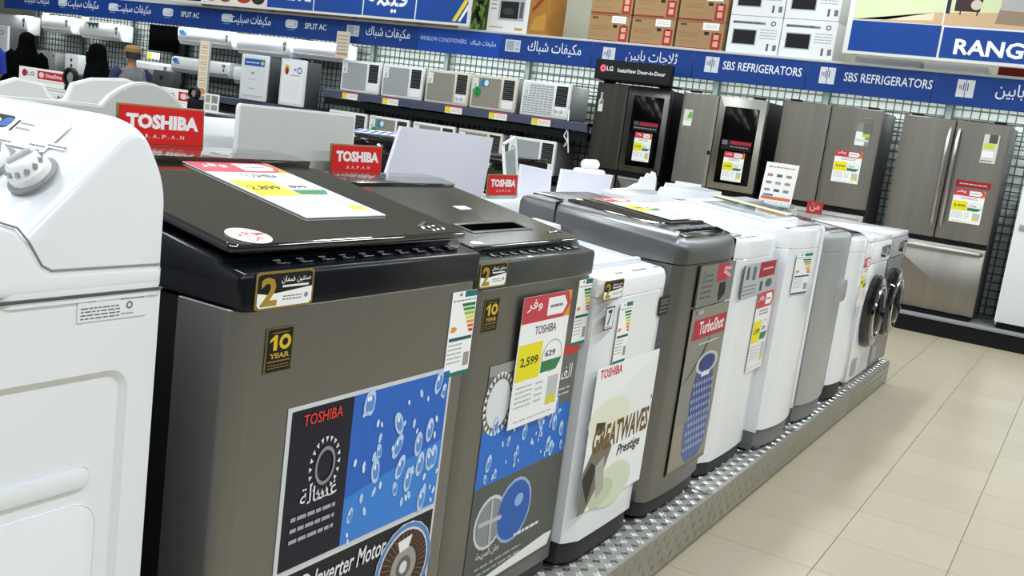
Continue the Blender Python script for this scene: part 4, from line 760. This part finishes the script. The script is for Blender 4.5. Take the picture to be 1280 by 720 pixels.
# ---- sixth to ninth: white, curved white, silver, white
t, H, zt = plain_loader(-1.2, 4.17, .56, .66, 1.168, .075, 'enamel', 'enamel', 'white_plastic', 'white top load washer with grey feature sticker and long price card', .012, .07, .075, lid_front=-.14)
o = 4.17
m = MB(); m.prism(rr(-.14, -.06, -.28, -.1, .03), 'z', zt(-.1) - .002, zt(-.1) + .004, 'silver_mid', .003); m.build('dispenser_cap', t)
for y in (-.2, -.12, -.04): m = MB(); m.box(-.05, -.04, y, y + .05, zt(-.045) - .001, zt(-.045) + .002, 'mid_grey'); m.build('button', t)
sx('feature_sticker', t, .0016, 3.95 - o, .93 - ZP, 4.44 - o, 1.07 - ZP, [[('r', 0, 0, .03, 1, '36383A'), ('r', .45, .52, .92, 1, 'A3242E'), ('w', .06, .05, .4, .4, 3, '7A7E82'), ('r', .1, .55, .17, .92, '50545A'), ('r', .26, .5, .36, .9, '6A6E74'), ('e', .78, .3, .1, .14, '5A5E64'), ('r', .52, .1, .6, .4, '50545A')], [('w', .55, .7, .85, .85, 1, 'E4C8CA')]], base='B4B8BA')
sx('price_card', t, .004, 4.21 - o, .58 - ZP, 4.44 - o, .935 - ZP, price_layers('1,599'), base='F0EEEE')
t, H, zt = plain_loader(-1.135, 4.77, .62, .7, 1.2, .06, 'enamel', 'enamel', 'cool_white', 'white curved top load washer with energy label right of the price card washer', .05, .1, .085, 'base_grey', lid_front=-.16)
o = 4.77
sheet('energy_label', t, (-.017, 4.555 - o, .905 - ZP), (.0235, .185, 0), (0, 0, 1), .185, .19, ENERGY, base='EEF0F0')
m = MB(); m.prism([(-.18, zt(-.18) + .006), (-.5, zt(-.5) + .008), (-.5, zt(-.5) + .016), (-.18, zt(-.18) + .014)], 'y', -.22, .22, 'acrylic', .003); m.build('lid_window', t)
m = MB(); m.prism([(-.2, zt(-.2) + .0165), (-.6, zt(-.6) + .0205), (-.6, zt(-.6) + .022), (-.2, zt(-.2) + .018)], 'y', .17, .27, P('DCDFA8').name); m.build('lid_film', t, label='pale yellow film strip')
t, H, zt = plain_loader(-1.13, 5.4, .6, .66, 1.145, .07, 'silver_paint', 'silver_paint', 'charcoal_top', 'silver top load washer with dark lid between two curved white washers', .045, .1, .08, 'base_grey', lid_front=-.1)
m = MB(); m.prism(rr(-.02, .24, .62, .74, .04), 'x', -.03, .003, 'silver_mid', .006); m.build('front_grip', t)
t, H, zt = plain_loader(-1.14, 5.99, .52, .6, 1.105, .06, 'enamel', 'enamel', 'charcoal_top', 'white slim top load washer beside the front loaders', .045, .1, .07, 'dark_rubber', lid_front=-.07)
sheet('price_card', t, (-.002, .06, .7 - ZP), (0, 1, 0), (0, 0, 1), .17, .29, price_layers('899'), base='EFE9EC')
# ---- front loaders at the end
def front_loader(xf, yc, W, ztop, D, body, panel, door, lab, worktop='enamel', rz=0, zb=ZP, grp='front load washers at the end of the row', front=None):
    H = ztop - zb; w2 = W / 2; f = thing('front_load_washer', lab, 'washing machine', (xf, yc, zb), rz, grp)
    m = MB(); m.box(-D, -.014, -w2, w2, .03, H - .035, body, .006); m.build('cabinet', f)
    m = MB(); m.prism(rr(-w2, w2, .03, H - .17, .012), 'x', -.016, 0, front or body, .006); m.build('front_panel', f)
    m = MB(); m.prism(rr(-w2, w2, H - .165, H - .035, .012), 'x', -.016, .006, panel, .006); cp_ = m.build('control_panel', f)
    m = MB(); m.lathe([(.036, 0), (.034, .028), (.026, .034), (0, .034)], (.006, .02, H - .1), (1, 0, 0), 'chrome', 20); m.build('program_knob', cp_)
    m = MB(); m.prism(rr(.09, w2 - .03, H - .135, H - .065, .006), 'x', .004, .0085, 'glass_black', .001); m.build('display', cp_)
    m = MB(); m.prism(rr(-w2 + .02, -.08, H - .14, H - .06, .01), 'x', .004, .0095, panel, .003); m.build('detergent_drawer', cp_)
    m = MB(); m.box(-D, .0, -w2 - .002, w2 + .002, H - .033, H, worktop, .008); m.build('worktop', f)
    zc_ = H * .49; r0 = min(.235, w2 - .05)
    m = MB(); m.lathe([(r0, 0), (r0, .03), (r0 - .02, .055), (r0 - .055, .062), (r0 - .075, .045), (r0 - .08, .02)], (.0, 0, zc_), (1, 0, 0), door, 40, False); d = m.build('door', f)
    m = MB(); m.lathe([(r0 - .08, .02), (r0 - .085, .05), (r0 - .12, .075), (.05, .085), (0.001, .086)], (.0, 0, zc_), (1, 0, 0), 'glass_black', 40); m.build('door_glass', d)
    m = MB(); m.lathe([(r0 - .066, .058), (r0 - .07, .066), (r0 - .078, .066), (r0 - .08, .055)], (0, 0, zc_), (1, 0, 0), 'chrome', 40, False); m.build('door_trim', d)
    m = MB(); m.prism(rr(-w2 + .06, -w2 + .2, .06, .17, .012), 'x', -.002, .004, 'silver_mid', .003); m.build('filter_flap', f)
    feet(f, W, D, .035); return f
front_loader(-1.16, 6.59, .6, 1.1, .56, 'enamel', 'white_plastic', 'gloss_black', 'white front load washer with black door near the end of the row')
front_loader(-1.16, 7.2, .6, 1.105, .58, 'silver_mid', 'silver_paint', 'gloss_black', 'silver front load washer with black door, last in the row', front='steel_grey')
lf = thing('standing_leaflet', 'white leaflet with rows of product pictures standing on the silver washer', 'leaflet', (-1.72, 5.72, 1.215))
sheet('page', lf, (0, 0, 0.03), (1, .05, 0), (0, .2, 1), .185, .225, [[('r', .05, .05, .95, .13, 'D8743A'), ('r', .1, .14, .4, .19, '4A6AA8'), ('w', .08, .84, .9, .94, 1, 'C89088')] + [('r', .1 + .29 * i, .26 + .19 * j, .27 + .29 * i, .33 + .19 * j, ('B08878', '5A5652', '8A8682', 'A89A8E')[(i + j * 2) % 4]) for i in range(3) for j in range(3)]], base='F4F1EE', th=.003)
m = MB(); m.box(0, .19, -.03, .08, -.012, .03, 'acrylic', .004); m.build('leaflet_foot', lf)
rs = thing('price_flag', 'small red price flag standing on the slim white washer', 'sign', (-1.5, 5.95, 1.16)); sheet('flag', rs, (0, 0, .04), (1, .2, 0), (0, 0, 1), .09, .075, [[('t', 'من', .2, .2, .8, .8, 'F4D8D4', {'bold': .02})]], base='C2403E', th=.003); m = MB(); m.tube([(.045, .012, 0), (.045, .012, .045)], .005, 'acrylic'); m.build('stem', rs)

# ---- red brand signs at the backs of the dark washers
def brand(x, y, z, lab, rz=0, lean=-.06):
    b = thing('brand_sign', lab, 'sign', (x, y, z), rz, 'red brand signs on the washers')
    m = MB(); X_ = Matrix.Rotation(lean, 4, 'Y'); m.X = X_; m.box(-.006, 0, -.118, .118, 0, .087, 'bronze', .002); m.build('backing', b)
    sheet('face', b, X_ @ Vector((.0, -.113, .004)), (0, 1, 0), X_.to_3x3() @ Vector((0, 0, 1)), .226, .079, [[('t', 'TOSHIBA', .07, .4, .94, .8, 'FBF6F4', {'bold': .055})] + [('t', c_, .27 + .11 * i_, .15, .32 + .11 * i_, .26, 'F2C8C0', {'bold': .03}) for i_, c_ in enumerate('JAPAN')] + [('r', .34 + .11 * i_, .15, .352 + .11 * i_, .175, 'F2C8C0') for i_ in range(4)] + [('r', 0, 0, .0001, .0001, 'DC1A1C')]], base='DC1A1C', gap=.0003)
    m = MB(); m.box(-.04, .012, -.1, .1, -.012, .0, 'acrylic', .002); m.build('sign_foot', b)
    return b
brand(-1.8, 1.533, 1.378, 'red TOSHIBA sign standing behind the largest dark washer')
brand(-1.93, 2.367, 1.31, 'red TOSHIBA sign standing behind the slotted lid washer')
brand(-2.14, 3.57, 1.21, 'red TOSHIBA sign half hidden behind the grey arched washer', 0, -.02)

# ================================================================ BACK TO BACK ROW behind (fronts to -x)
rowb = [(.62, .6, 1.3, 'white washer in the back row behind the knob washer', 'enamel'), (1.55, .6, 1.24, 'white washer in the back row behind the wavy grey card', 'enamel'), (2.21, .62, 1.385, 'white tall console washer in the back row between red sign and grey card', 'enamel'), (2.86, .6, 1.1, 'white washer in the back row behind the lilac card', 'enamel'), (3.5, .62, 1.15, 'white washer in the back row behind the half hidden red sign', 'white_plastic'), (4.13, .6, 1.1, 'white washer in the back row behind the grey arched washer', 'enamel'), (4.76, .6, 1.07, 'white washer in the back row behind the wide white card', 'enamel'), (5.5, .62, 1.05, 'white washer in the back row behind the wavy card', 'enamel'), (6.3, .62, 1.04, 'white washer in the back row behind the notched card', 'enamel'), (7.05, .6, 1.0, 'white washer in the back row at its far end', 'enamel')]
for y, W, z, lab, bm_ in rowb:
    plain_loader(-2.68, y, W, .58, z - .06, .06, bm_, 'white_plastic', 'cool_white', lab, .01, .06, .07, rz=PI, conh=.04, grp='white washers of the back to back row')
def card(x, y0, pts, mm, lab, th=.006, name='display_card', edge='card_white', z0=0, lean=0):
    c = thing(name, lab, 'card', (x, y0, z0)); X_ = Matrix.Rotation(lean, 4, 'Y')
    m = MB(); m.X = X_; m.prism(pts, 'x', -th, th, edge, 0); m.build('board', c)
    m = MB(); m.X = X_; m.prism(inset(pts, .006), 'x', th, th + .0008, mm, 0); m.build('board_face', c)
    m = MB(); a, b_ = min(p[0] for p in pts), max(p[0] for p in pts); m.box(-.03, .03, (a * .7 + b_ * .3) - .03, (a * .7 + b_ * .3) + .03, min(p[1] for p in pts) - .02, min(p[1] for p in pts) + .01, 'acrylic', .003); m.build('board_foot', c)
    return c
def arc(y0, y1, zb, h, n=12): return [(y0 + (y1 - y0) * k / n, zb + h * math.sin(PI * k / n) ** .75) for k in range(n + 1)]
card(-2.0, 0, [(.9, 1.33), (1.74, 1.33), (1.765, 1.42)] + arc(1.52, 1.765, 1.446, .062)[::-1] + [(1.46, 1.447), (.9, 1.447)], 'card_grey', 'grey wavy edged display card behind the first red sign')
card(-2.3, 0, [(1.38, 1.36), (1.98, 1.36), (1.98, 1.42)] + [(1.93, 1.462), (1.86, 1.497), (1.82, 1.505), (1.72, 1.497), (1.66, 1.478), (1.645, 1.44), (1.62, 1.43), (1.595, 1.445), (1.58, 1.47), (1.51, 1.478), (1.44, 1.452), (1.38, 1.43)], 'card_grey', 'grey scalloped display card behind the wavy card')
card(-2.0, 0, rr(1.94, 2.415, 1.25, 1.481, .012), 'card_grey', 'grey square cornered card between the two red signs')
card(-2.1, 0, [(2.71, 1.25), (3.35, 1.21), (3.375, 1.444), (2.78, 1.456)], 'card_lilac', 'large lilac white card behind the slotted lid washer', edge='card_lilac')
card(-2.4, 0, [(4.53, 1.13), (5.14, 1.13), (5.165, 1.28), (4.555, 1.304)], 'card_lilac', 'wide low white card behind the grey arched washer')
card(-2.4, 0, [(5.18, 1.1), (5.8, 1.1), (5.8, 1.27), (5.77, 1.305), (5.73, 1.31), (5.7, 1.29), (5.66, 1.3), (5.63, 1.275), (5.58, 1.275), (5.55, 1.24), (5.5, 1.235), (5.4, 1.21), (5.2, 1.205)], 'card_white', 'small white wavy card right of the wide low card')
card(-2.4, 0, [(5.9, 1.08), (6.54, 1.08), (6.61, 1.236), (6.16, 1.258), (6.14, 1.24), (5.98, 1.245)], 'card_white', 'white notched card in front of the grey refrigerator')
card(-2.3, 0, [(3.98, 1.13), (4.28, 1.13), (4.26, 1.304), (3.965, 1.328)], 'card_lilac', 'pale bluish card between the clear stand and wide low card')
t = thing('paper_stack', 'low stack of white papers on the back row washer', 'papers', (-2.35, 3.72, 1.16))
for k in range(3): m = MB(); m.X = Matrix.Rotation(.1 * k - .1, 4, 'Z'); m.box(-.1, .1, -.14, .14, .006 * k, .006 * k + .005, 'card_white', .001); m.build('paper', t)
t = thing('clear_stand', 'leaning clear acrylic card stand beside the black washer', 'stand', (-2.3, 3.93, 1.15)); m = MB(); m.X = Matrix.Rotation(.35, 4, 'X')
for bx_ in ((0, .012, -.055, -.045, 0, .3), (0, .012, .045, .055, 0, .3), (0, .012, -.055, .055, .29, .3), (0, .012, -.055, .055, 0, .01)): m.box(*bx_, 'white_plastic', .002)
m.build('stand_frame', t); m = MB(); m.X = Matrix.Rotation(.35, 4, 'X'); m.box(.004, .008, -.045, .045, .01, .25, 'acrylic'); m.build('clear_sheet', t)
t = thing('gift_box', 'small white crinkled box behind the wide low card', 'box', (-2.6, 5.28, 1.06)); m = MB(); m.box(-.06, .06, -.1, .1, 0, .23, 'card_white', .015); m.build('box_body', t)
for q in range(4): m = MB(); m.ell((.0, -.06 + q * .04, .255), (.03, .028, .03), 'card_white', 10, 6); m.build('paper_bow', t)

# ================================================================ MIDDLE ROW of front loaders facing the camera (-y)
midx = [(-11.35, 'enamel', 'enamel'), (-10.7, 'enamel', 'enamel'), (-10.05, 'enamel', 'enamel'), (-9.3, 'silver_mid', 'silver_paint'), (-8.65, 'enamel', 'white_plastic'), (-8.0, 'charcoal', 'charcoal'), (-7.3, 'enamel', 'enamel')]
pl0 = thing('display_plinth', 'dark plinth under the middle row of front load washers', 'plinth', (0, 0, 0)); m = MB(); m.box(-11.8, -3.9, 7.56, 8.2, 0, .25, 'black', .004); m.build('plate_box', pl0)
ordn = ['leftmost behind the long direct drive sign', 'second behind the long direct drive sign', 'below the round motor disc', 'silver one below the second woman', 'below the shorter direct drive sign', 'dark one right of the tall sign', 'behind the grey square card']
for k, (x, b_, p_) in enumerate(midx):
    front_loader(x, 7.6, .6, 1.13, .55, b_, p_, 'gloss_black', ('white' if b_ == 'enamel' else 'grey') + ' middle row front load washer, ' + ordn[k], b_ if b_ != 'silver_mid' else 'silver_paint', -PI / 2, .252, 'middle row front load washers')
for x, lab in ((-5.96, 'black front load washer left of the lilac card, behind the second red sign'), (-4.75, 'black front load washer right of the lilac card')):
    front_loader(x, 7.6, .62, 1.17, .55, 'black', 'gloss_black', 'gloss_black', lab, 'gloss_black', -PI / 2, .252, 'black middle row front load washers')
t = thing('paper_stack', 'blue and white printed papers lying on the left black washer', 'papers', (-6.1, 7.75, 1.172))
for k in range(5):
    sheet('paper', t, (-.25 + k * .1, -.12, .002 + .004 * k), (1, .1, 0), (-.2, 1, .15), .12, .2, [[('r', .1, .1, .5, .9, '4A62B0'), ('r', .6, .2, .9, .8, 'C8D0E4')]], base='F2F4F8')
def lgsign(x, W, lab):
    s = thing('drive_sign', lab, 'sign', (x, 7.62, 1.132)); m = MB(); m.box(0, W, 0, .02, .0, .2, 'card_white', .003); m.box(0, W, -.02, .1, 0, .012, 'card_white'); m.build('board', s)
    sy('lettering', s, 0, .01, .03, W - .01, .195, [[('e', .07 / W * 1.5, .6, .05 / W, .26, 'A8203C'), ('t', 'LG', .16 / W, .45, .3 / W, .75, '606468', {'bold': .02}), ('r', .36 / W, .3, .99, .88, 'C42834'), ('w', .36 / W, .1, .9, .2, 1, 'E0B0B0')], [('e', .44 / W, .6, .05 / W, .2, 'F0D8D8'), ('t', 'DirectDrive', .52 / W, .46, .95, .74, 'FBEFEF', {'bold': .02})]], base='F6F6F4')
lgsign(-11.55, .87, 'long white DirectDrive sign in front of the veiled woman'); lgsign(-9.1, .52, 'shorter white DirectDrive sign left of the tall sign')
def disc(x, z, r, lab):
    d = thing('motor_disc', lab, 'display', (x, 7.64, 1.132)); m = MB(); m.lathe([(r * .62, 0), (r, .0), (r, .05), (r * .86, .06), (r * .66, .05)], (0, 0, z), (0, -1, 0), 'black', 28, False); m.build('outer_ring', d)
    m = MB(); m.lathe([(r * .7, 0), (r * .6, .03), (r * .3, .04), (0, .04)], (0, 0, z), (0, -1, 0), 'mid_grey', 24); m.build('disc_core', d); m = MB(); m.box(-.06, .06, -.06, .06, 0, z - r + .01, 'black', .004); m.build('disc_foot', d)
disc(-10.56, .15, .115, 'black round motor disc at the end of the long sign'); disc(-8.5, .18, .07, 'small black round disc beside the tall narrow sign')
t = thing('totem_sign', 'tall narrow beige sign strip with print rising above the middle row', 'sign', (-8.7, 7.8, 1.132)); m = MB(); m.box(.02, .18, 0, .02, .0, .76, 'silver_mid', .003); m.box(-.03, .23, -.05, .07, 0, .015, 'silver_mid'); m.build('strip_frame', t)
sy('strip_print', t, 0, .03, .16, .17, .74, [[('e', .5, .08, .4, .06, 'D8904A')] + [('w', .15, .16 + .1 * k, .85, .24 + .1 * k, 2, ('B89A78', 'A08868', 'C0A888')[k % 3]) for k in range(8)]], base='E6DAC2')
t = thing('info_card', 'small white info card with grey pictures beside the tall sign', 'card', (-8.39, 7.66, 1.132)); sy('card', t, 0, 0, .01, .22, .2, [[('r', .1, .5, .4, .9, 'A0A4A0'), ('r', .5, .5, .9, .9, '8A8E88'), ('r', .1, .1, .4, .4, 'B4B8B0'), ('r', .5, .1, .9, .4, '9A9E98')]], base='EEF0EC', th=.004); m = MB(); m.box(0, .22, -.02, .05, 0, .012, 'card_white'); m.build('card_foot', t)

# ================================================================ PEOPLE (beyond the middle row)
def skinned(name, par, nodes, edges, root, mm):
    me = bpy.data.meshes.new(name); me.from_pydata([n[0] for n in nodes], edges, [])
    o = bpy.data.objects.new(name, me); C.objects.link(o)
    sk = o.modifiers.new('skin', 'SKIN'); sk.use_smooth_shade = True; ss = o.modifiers.new('sub', 'SUBSURF'); ss.levels = 1; ss.render_levels = 1
    for i, n in enumerate(nodes): me.skin_vertices[0].data[i].radius = n[1] if isinstance(n[1], tuple) else (n[1], n[1]); me.skin_vertices[0].data[i].use_root = (i == root)
    dg = bpy.context.evaluated_depsgraph_get(); dg.update(); e = o.evaluated_get(dg); nm_ = bpy.data.meshes.new_from_object(e)
    o.modifiers.clear(); o.data = nm_; nm_.materials.clear(); nm_.materials.append(MATS[mm]); o.parent = par
    return o
def hand(N, E, w_, d, side):
    d = Vector(d).normalized(); s = Vector(side).normalized(); base = Vector(N[w_][0]); k0 = len(N)
    N.append((tuple(base + d * .05), .026)); E.append((w_, k0))
    for q, (off, ln_) in enumerate(((-.026, .06), (-.009, .075), (.009, .07), (.025, .055))):
        i = len(N); p = base + d * .085 + s * off; N.append((tuple(p), .009)); N.append((tuple(p + d * ln_ * .55 + Vector((0, 0, -.004))), .008)); N.append((tuple(p + d * ln_ * .9 + Vector((0, 0, -.012))), .007)); E.extend([(k0, i), (i, i + 1), (i + 1, i + 2)])
    i = len(N); N.append((tuple(base + d * .035 - s * .034), .011)); N.append((tuple(base + d * .07 - s * .05), .009)); E.extend([(w_, i), (i, i + 1)])
def person(x, y, rz, h, lab):
    p = thing('person', lab, 'person', (x, y, 0), rz); k = h / 1.72
    N = [((0, 0, .95 * k), (.15, .11)), ((0, 0, 1.12 * k), (.13, .1)), ((0, .0, 1.33 * k), (.155, .105)), ((0, .0, 1.44 * k), (.08, .07)), ((0, .01, 1.5 * k), .05), ((0, .02, 1.555 * k), (.06, .07)), ((0, .02, 1.625 * k), (.075, .092)), ((0, .015, 1.69 * k), (.055, .065))]
    E = [(i, i + 1) for i in range(7)]
    for s in (-1, 1):
        i = len(N); N += [((s * .19 * k, 0, 1.4 * k), .05), ((s * .25 * k, .02, 1.14 * k), .042), ((s * .2 * k, .2, 1.0 * k), .033), ((s * .17 * k, .27, 1.0 * k), .026)]; E += [(2, i), (i, i + 1), (i + 1, i + 2), (i + 2, i + 3)]
        hand(N, E, i + 3, (-s * .2, 1, 0), (s, .2, 0))
        i = len(N); N += [((s * .09, 0, .86 * k), .085), ((s * .1, .02, .5 * k), .06), ((s * .1, 0, .1 * k), .042), ((s * .1, .1, .04), .035), ((s * .1, .17, .03), .028)]; E += [(0, i)] + [(i + q, i + q + 1) for q in range(4)]
    skinned('body', p, N, E, 0, 'skin')
    m = MB(); m.ell((0, .105, 1.607 * k), (.014, .02, .02), 'skin', 8, 6); m.build('nose', p)
    for s in (-1, 1): m = MB(); m.ell((s * .031, .098, 1.637 * k), (.013, .008, .008), 'card_white', 8, 6); m.ell((s * .031, .1045, 1.637 * k), (.006, .004, .006), 'hair', 8, 6); m.build('eye', p); m = MB(); m.ell((s * .08, .01, 1.62 * k), (.012, .02, .032), 'skin', 8, 6); m.build('ear', p)
    m = MB(); m.ell((0, .1, 1.572 * k), (.024, .008, .008), P('8A4A40').name, 8, 6); m.build('mouth', p)
    return p, k
def sleeve(p, k, mm, s, to=3, r=.066):
    pts = [(s * .15 * k, 0, 1.41 * k), (s * .2 * k, 0, 1.38 * k), (s * .252 * k, .02, 1.14 * k), (s * .203 * k, .19, 1.0 * k), (s * .175 * k, .25, 1.0 * k)][:to + 2]
    m = MB(); m.tube(pts, [r * 1.05, r, r * .9, r * .85, r * .85][:to + 2], mm, 12); return m.build('sleeve', p)
def ring(z, a, b_, y0=0, n=20): return [(a * math.cos(2 * PI * q / n), y0 + b_ * math.sin(2 * PI * q / n), z) for q in range(n)]
def abaya(x, y, rz, h, lab, wide=1.0):
    p, k = person(x, y, rz, h, lab)
    m = MB(); m.rings([ring(z * k, a * wide, b_ * wide, y0) for z, a, b_, y0 in ((.03, .29, .27, 0), (.3, .27, .25, 0), (.7, .25, .22, 0), (.98, .235, .19, 0), (1.2, .225, .17, 0), (1.36, .225, .155, 0), (1.43, .17, .13, 0), (1.47, .09, .09, .01))], 'cloth_black'); m.build('abaya', p)
    for s in (-1, 1): sleeve(p, k, 'cloth_black', s, 3, .085)
    m = MB(); n = 20
    R = [ring(1.2 * k, .25, .18, -.02), ring(1.34 * k, .24, .175, -.02), ring(1.43 * k, .17, .15, -.01), ring(1.52 * k, .115, .125, -.005), ring(1.6 * k, .108, .12, 0), ring(1.67 * k, .1, .11, .0), ring(1.715 * k, .07, .08, 0), ring(1.735 * k, .02, .02, 0)]
    m.rings(R, 'cloth_black'); m.build('veil', p)
    m = MB(); m.rings([ring(1.47 * k, .085, .1, .04), ring(1.56 * k, .085, .098, .045), ring(1.61 * k, .08, .093, .045)], 'cloth_black'); m.build('face_veil', p)
    return p
abaya(-13.52, 9.02, 1.2, 1.76, 'person in black abaya and veil standing behind the long sign', 1.1)
abaya(-11.95, 9.0, 2.6, 1.72, 'person in black abaya seen from behind, next to the man in a cap')
p, k = person(-10.93, 8.75, 1.25, 1.74, 'person in tan cap, grey vest and blue face mask facing left')
m = MB(); m.rings([ring(z * k, a, b_) for z, a, b_ in ((.86, .185, .14), (1.1, .17, .13), (1.32, .2, .14), (1.42, .165, .12), (1.46, .08, .08))], 'cloth_grey'); m.build('vest', p)
for s in (-1, 1): sleeve(p, k, 'cloth_navy', s, 2)
for s in (-1, 1): m = MB(); m.tube([(s * .09, 0, .92 * k), (s * .1, .02, .5 * k), (s * .1, 0, .08)], [.11, .085, .07], 'cloth_trouser', 12); m.build('trouser_leg', p)
m = MB(); m.rings([ring(1.57 * k, .088, .09, -.025), ring(1.63 * k, .093, .1, -.012), ring(1.69 * k, .085, .095, -.005)], 'hair'); m.build('hair', p)
m = MB(); m.rings([ring(1.655 * k, .1, .118, .01), ring(1.7 * k, .1, .115, .005), ring(1.735 * k, .07, .08, 0), ring(1.745 * k, .02, .02, 0)], 'cap_tan'); m.prism(rr(-.075, .075, .08, .19, .05), 'z', 1.652 * k, 1.662 * k, 'cap_tan', .002); m.build('cap', p)
m = MB(); m.rings([ring(1.54 * k, .05, .04, .065), ring(1.58 * k, .072, .068, .058), ring(1.615 * k, .068, .06, .062)], 'mask_blue'); m.build('face_mask', p)
p, k = person(-13.02, 8.08, 1.5, 1.78, 'person in blue shirt cut off at the left edge')
m = MB(); m.rings([ring(z * k, a, b_) for z, a, b_ in ((.86, .2, .15), (1.1, .185, .14), (1.32, .215, .15), (1.42, .17, .125), (1.46, .08, .08))], 'cloth_blue'); m.build('shirt', p)
for s in (-1, 1): sleeve(p, k, 'cloth_blue', s, 1, .075)
for s in (-1, 1): m = MB(); m.tube([(s * .09, 0, .92 * k), (s * .1, .02, .5 * k), (s * .1, 0, .08)], [.11, .085, .07], 'cloth_trouser', 12); m.build('trouser_leg', p)
m = MB(); m.rings([ring(1.6 * k, .09, .095, -.02), ring(1.66 * k, .092, .1, -.008), ring(1.72 * k, .06, .065, 0), ring(1.735 * k, .02, .02, 0)], 'hair'); m.build('hair', p)
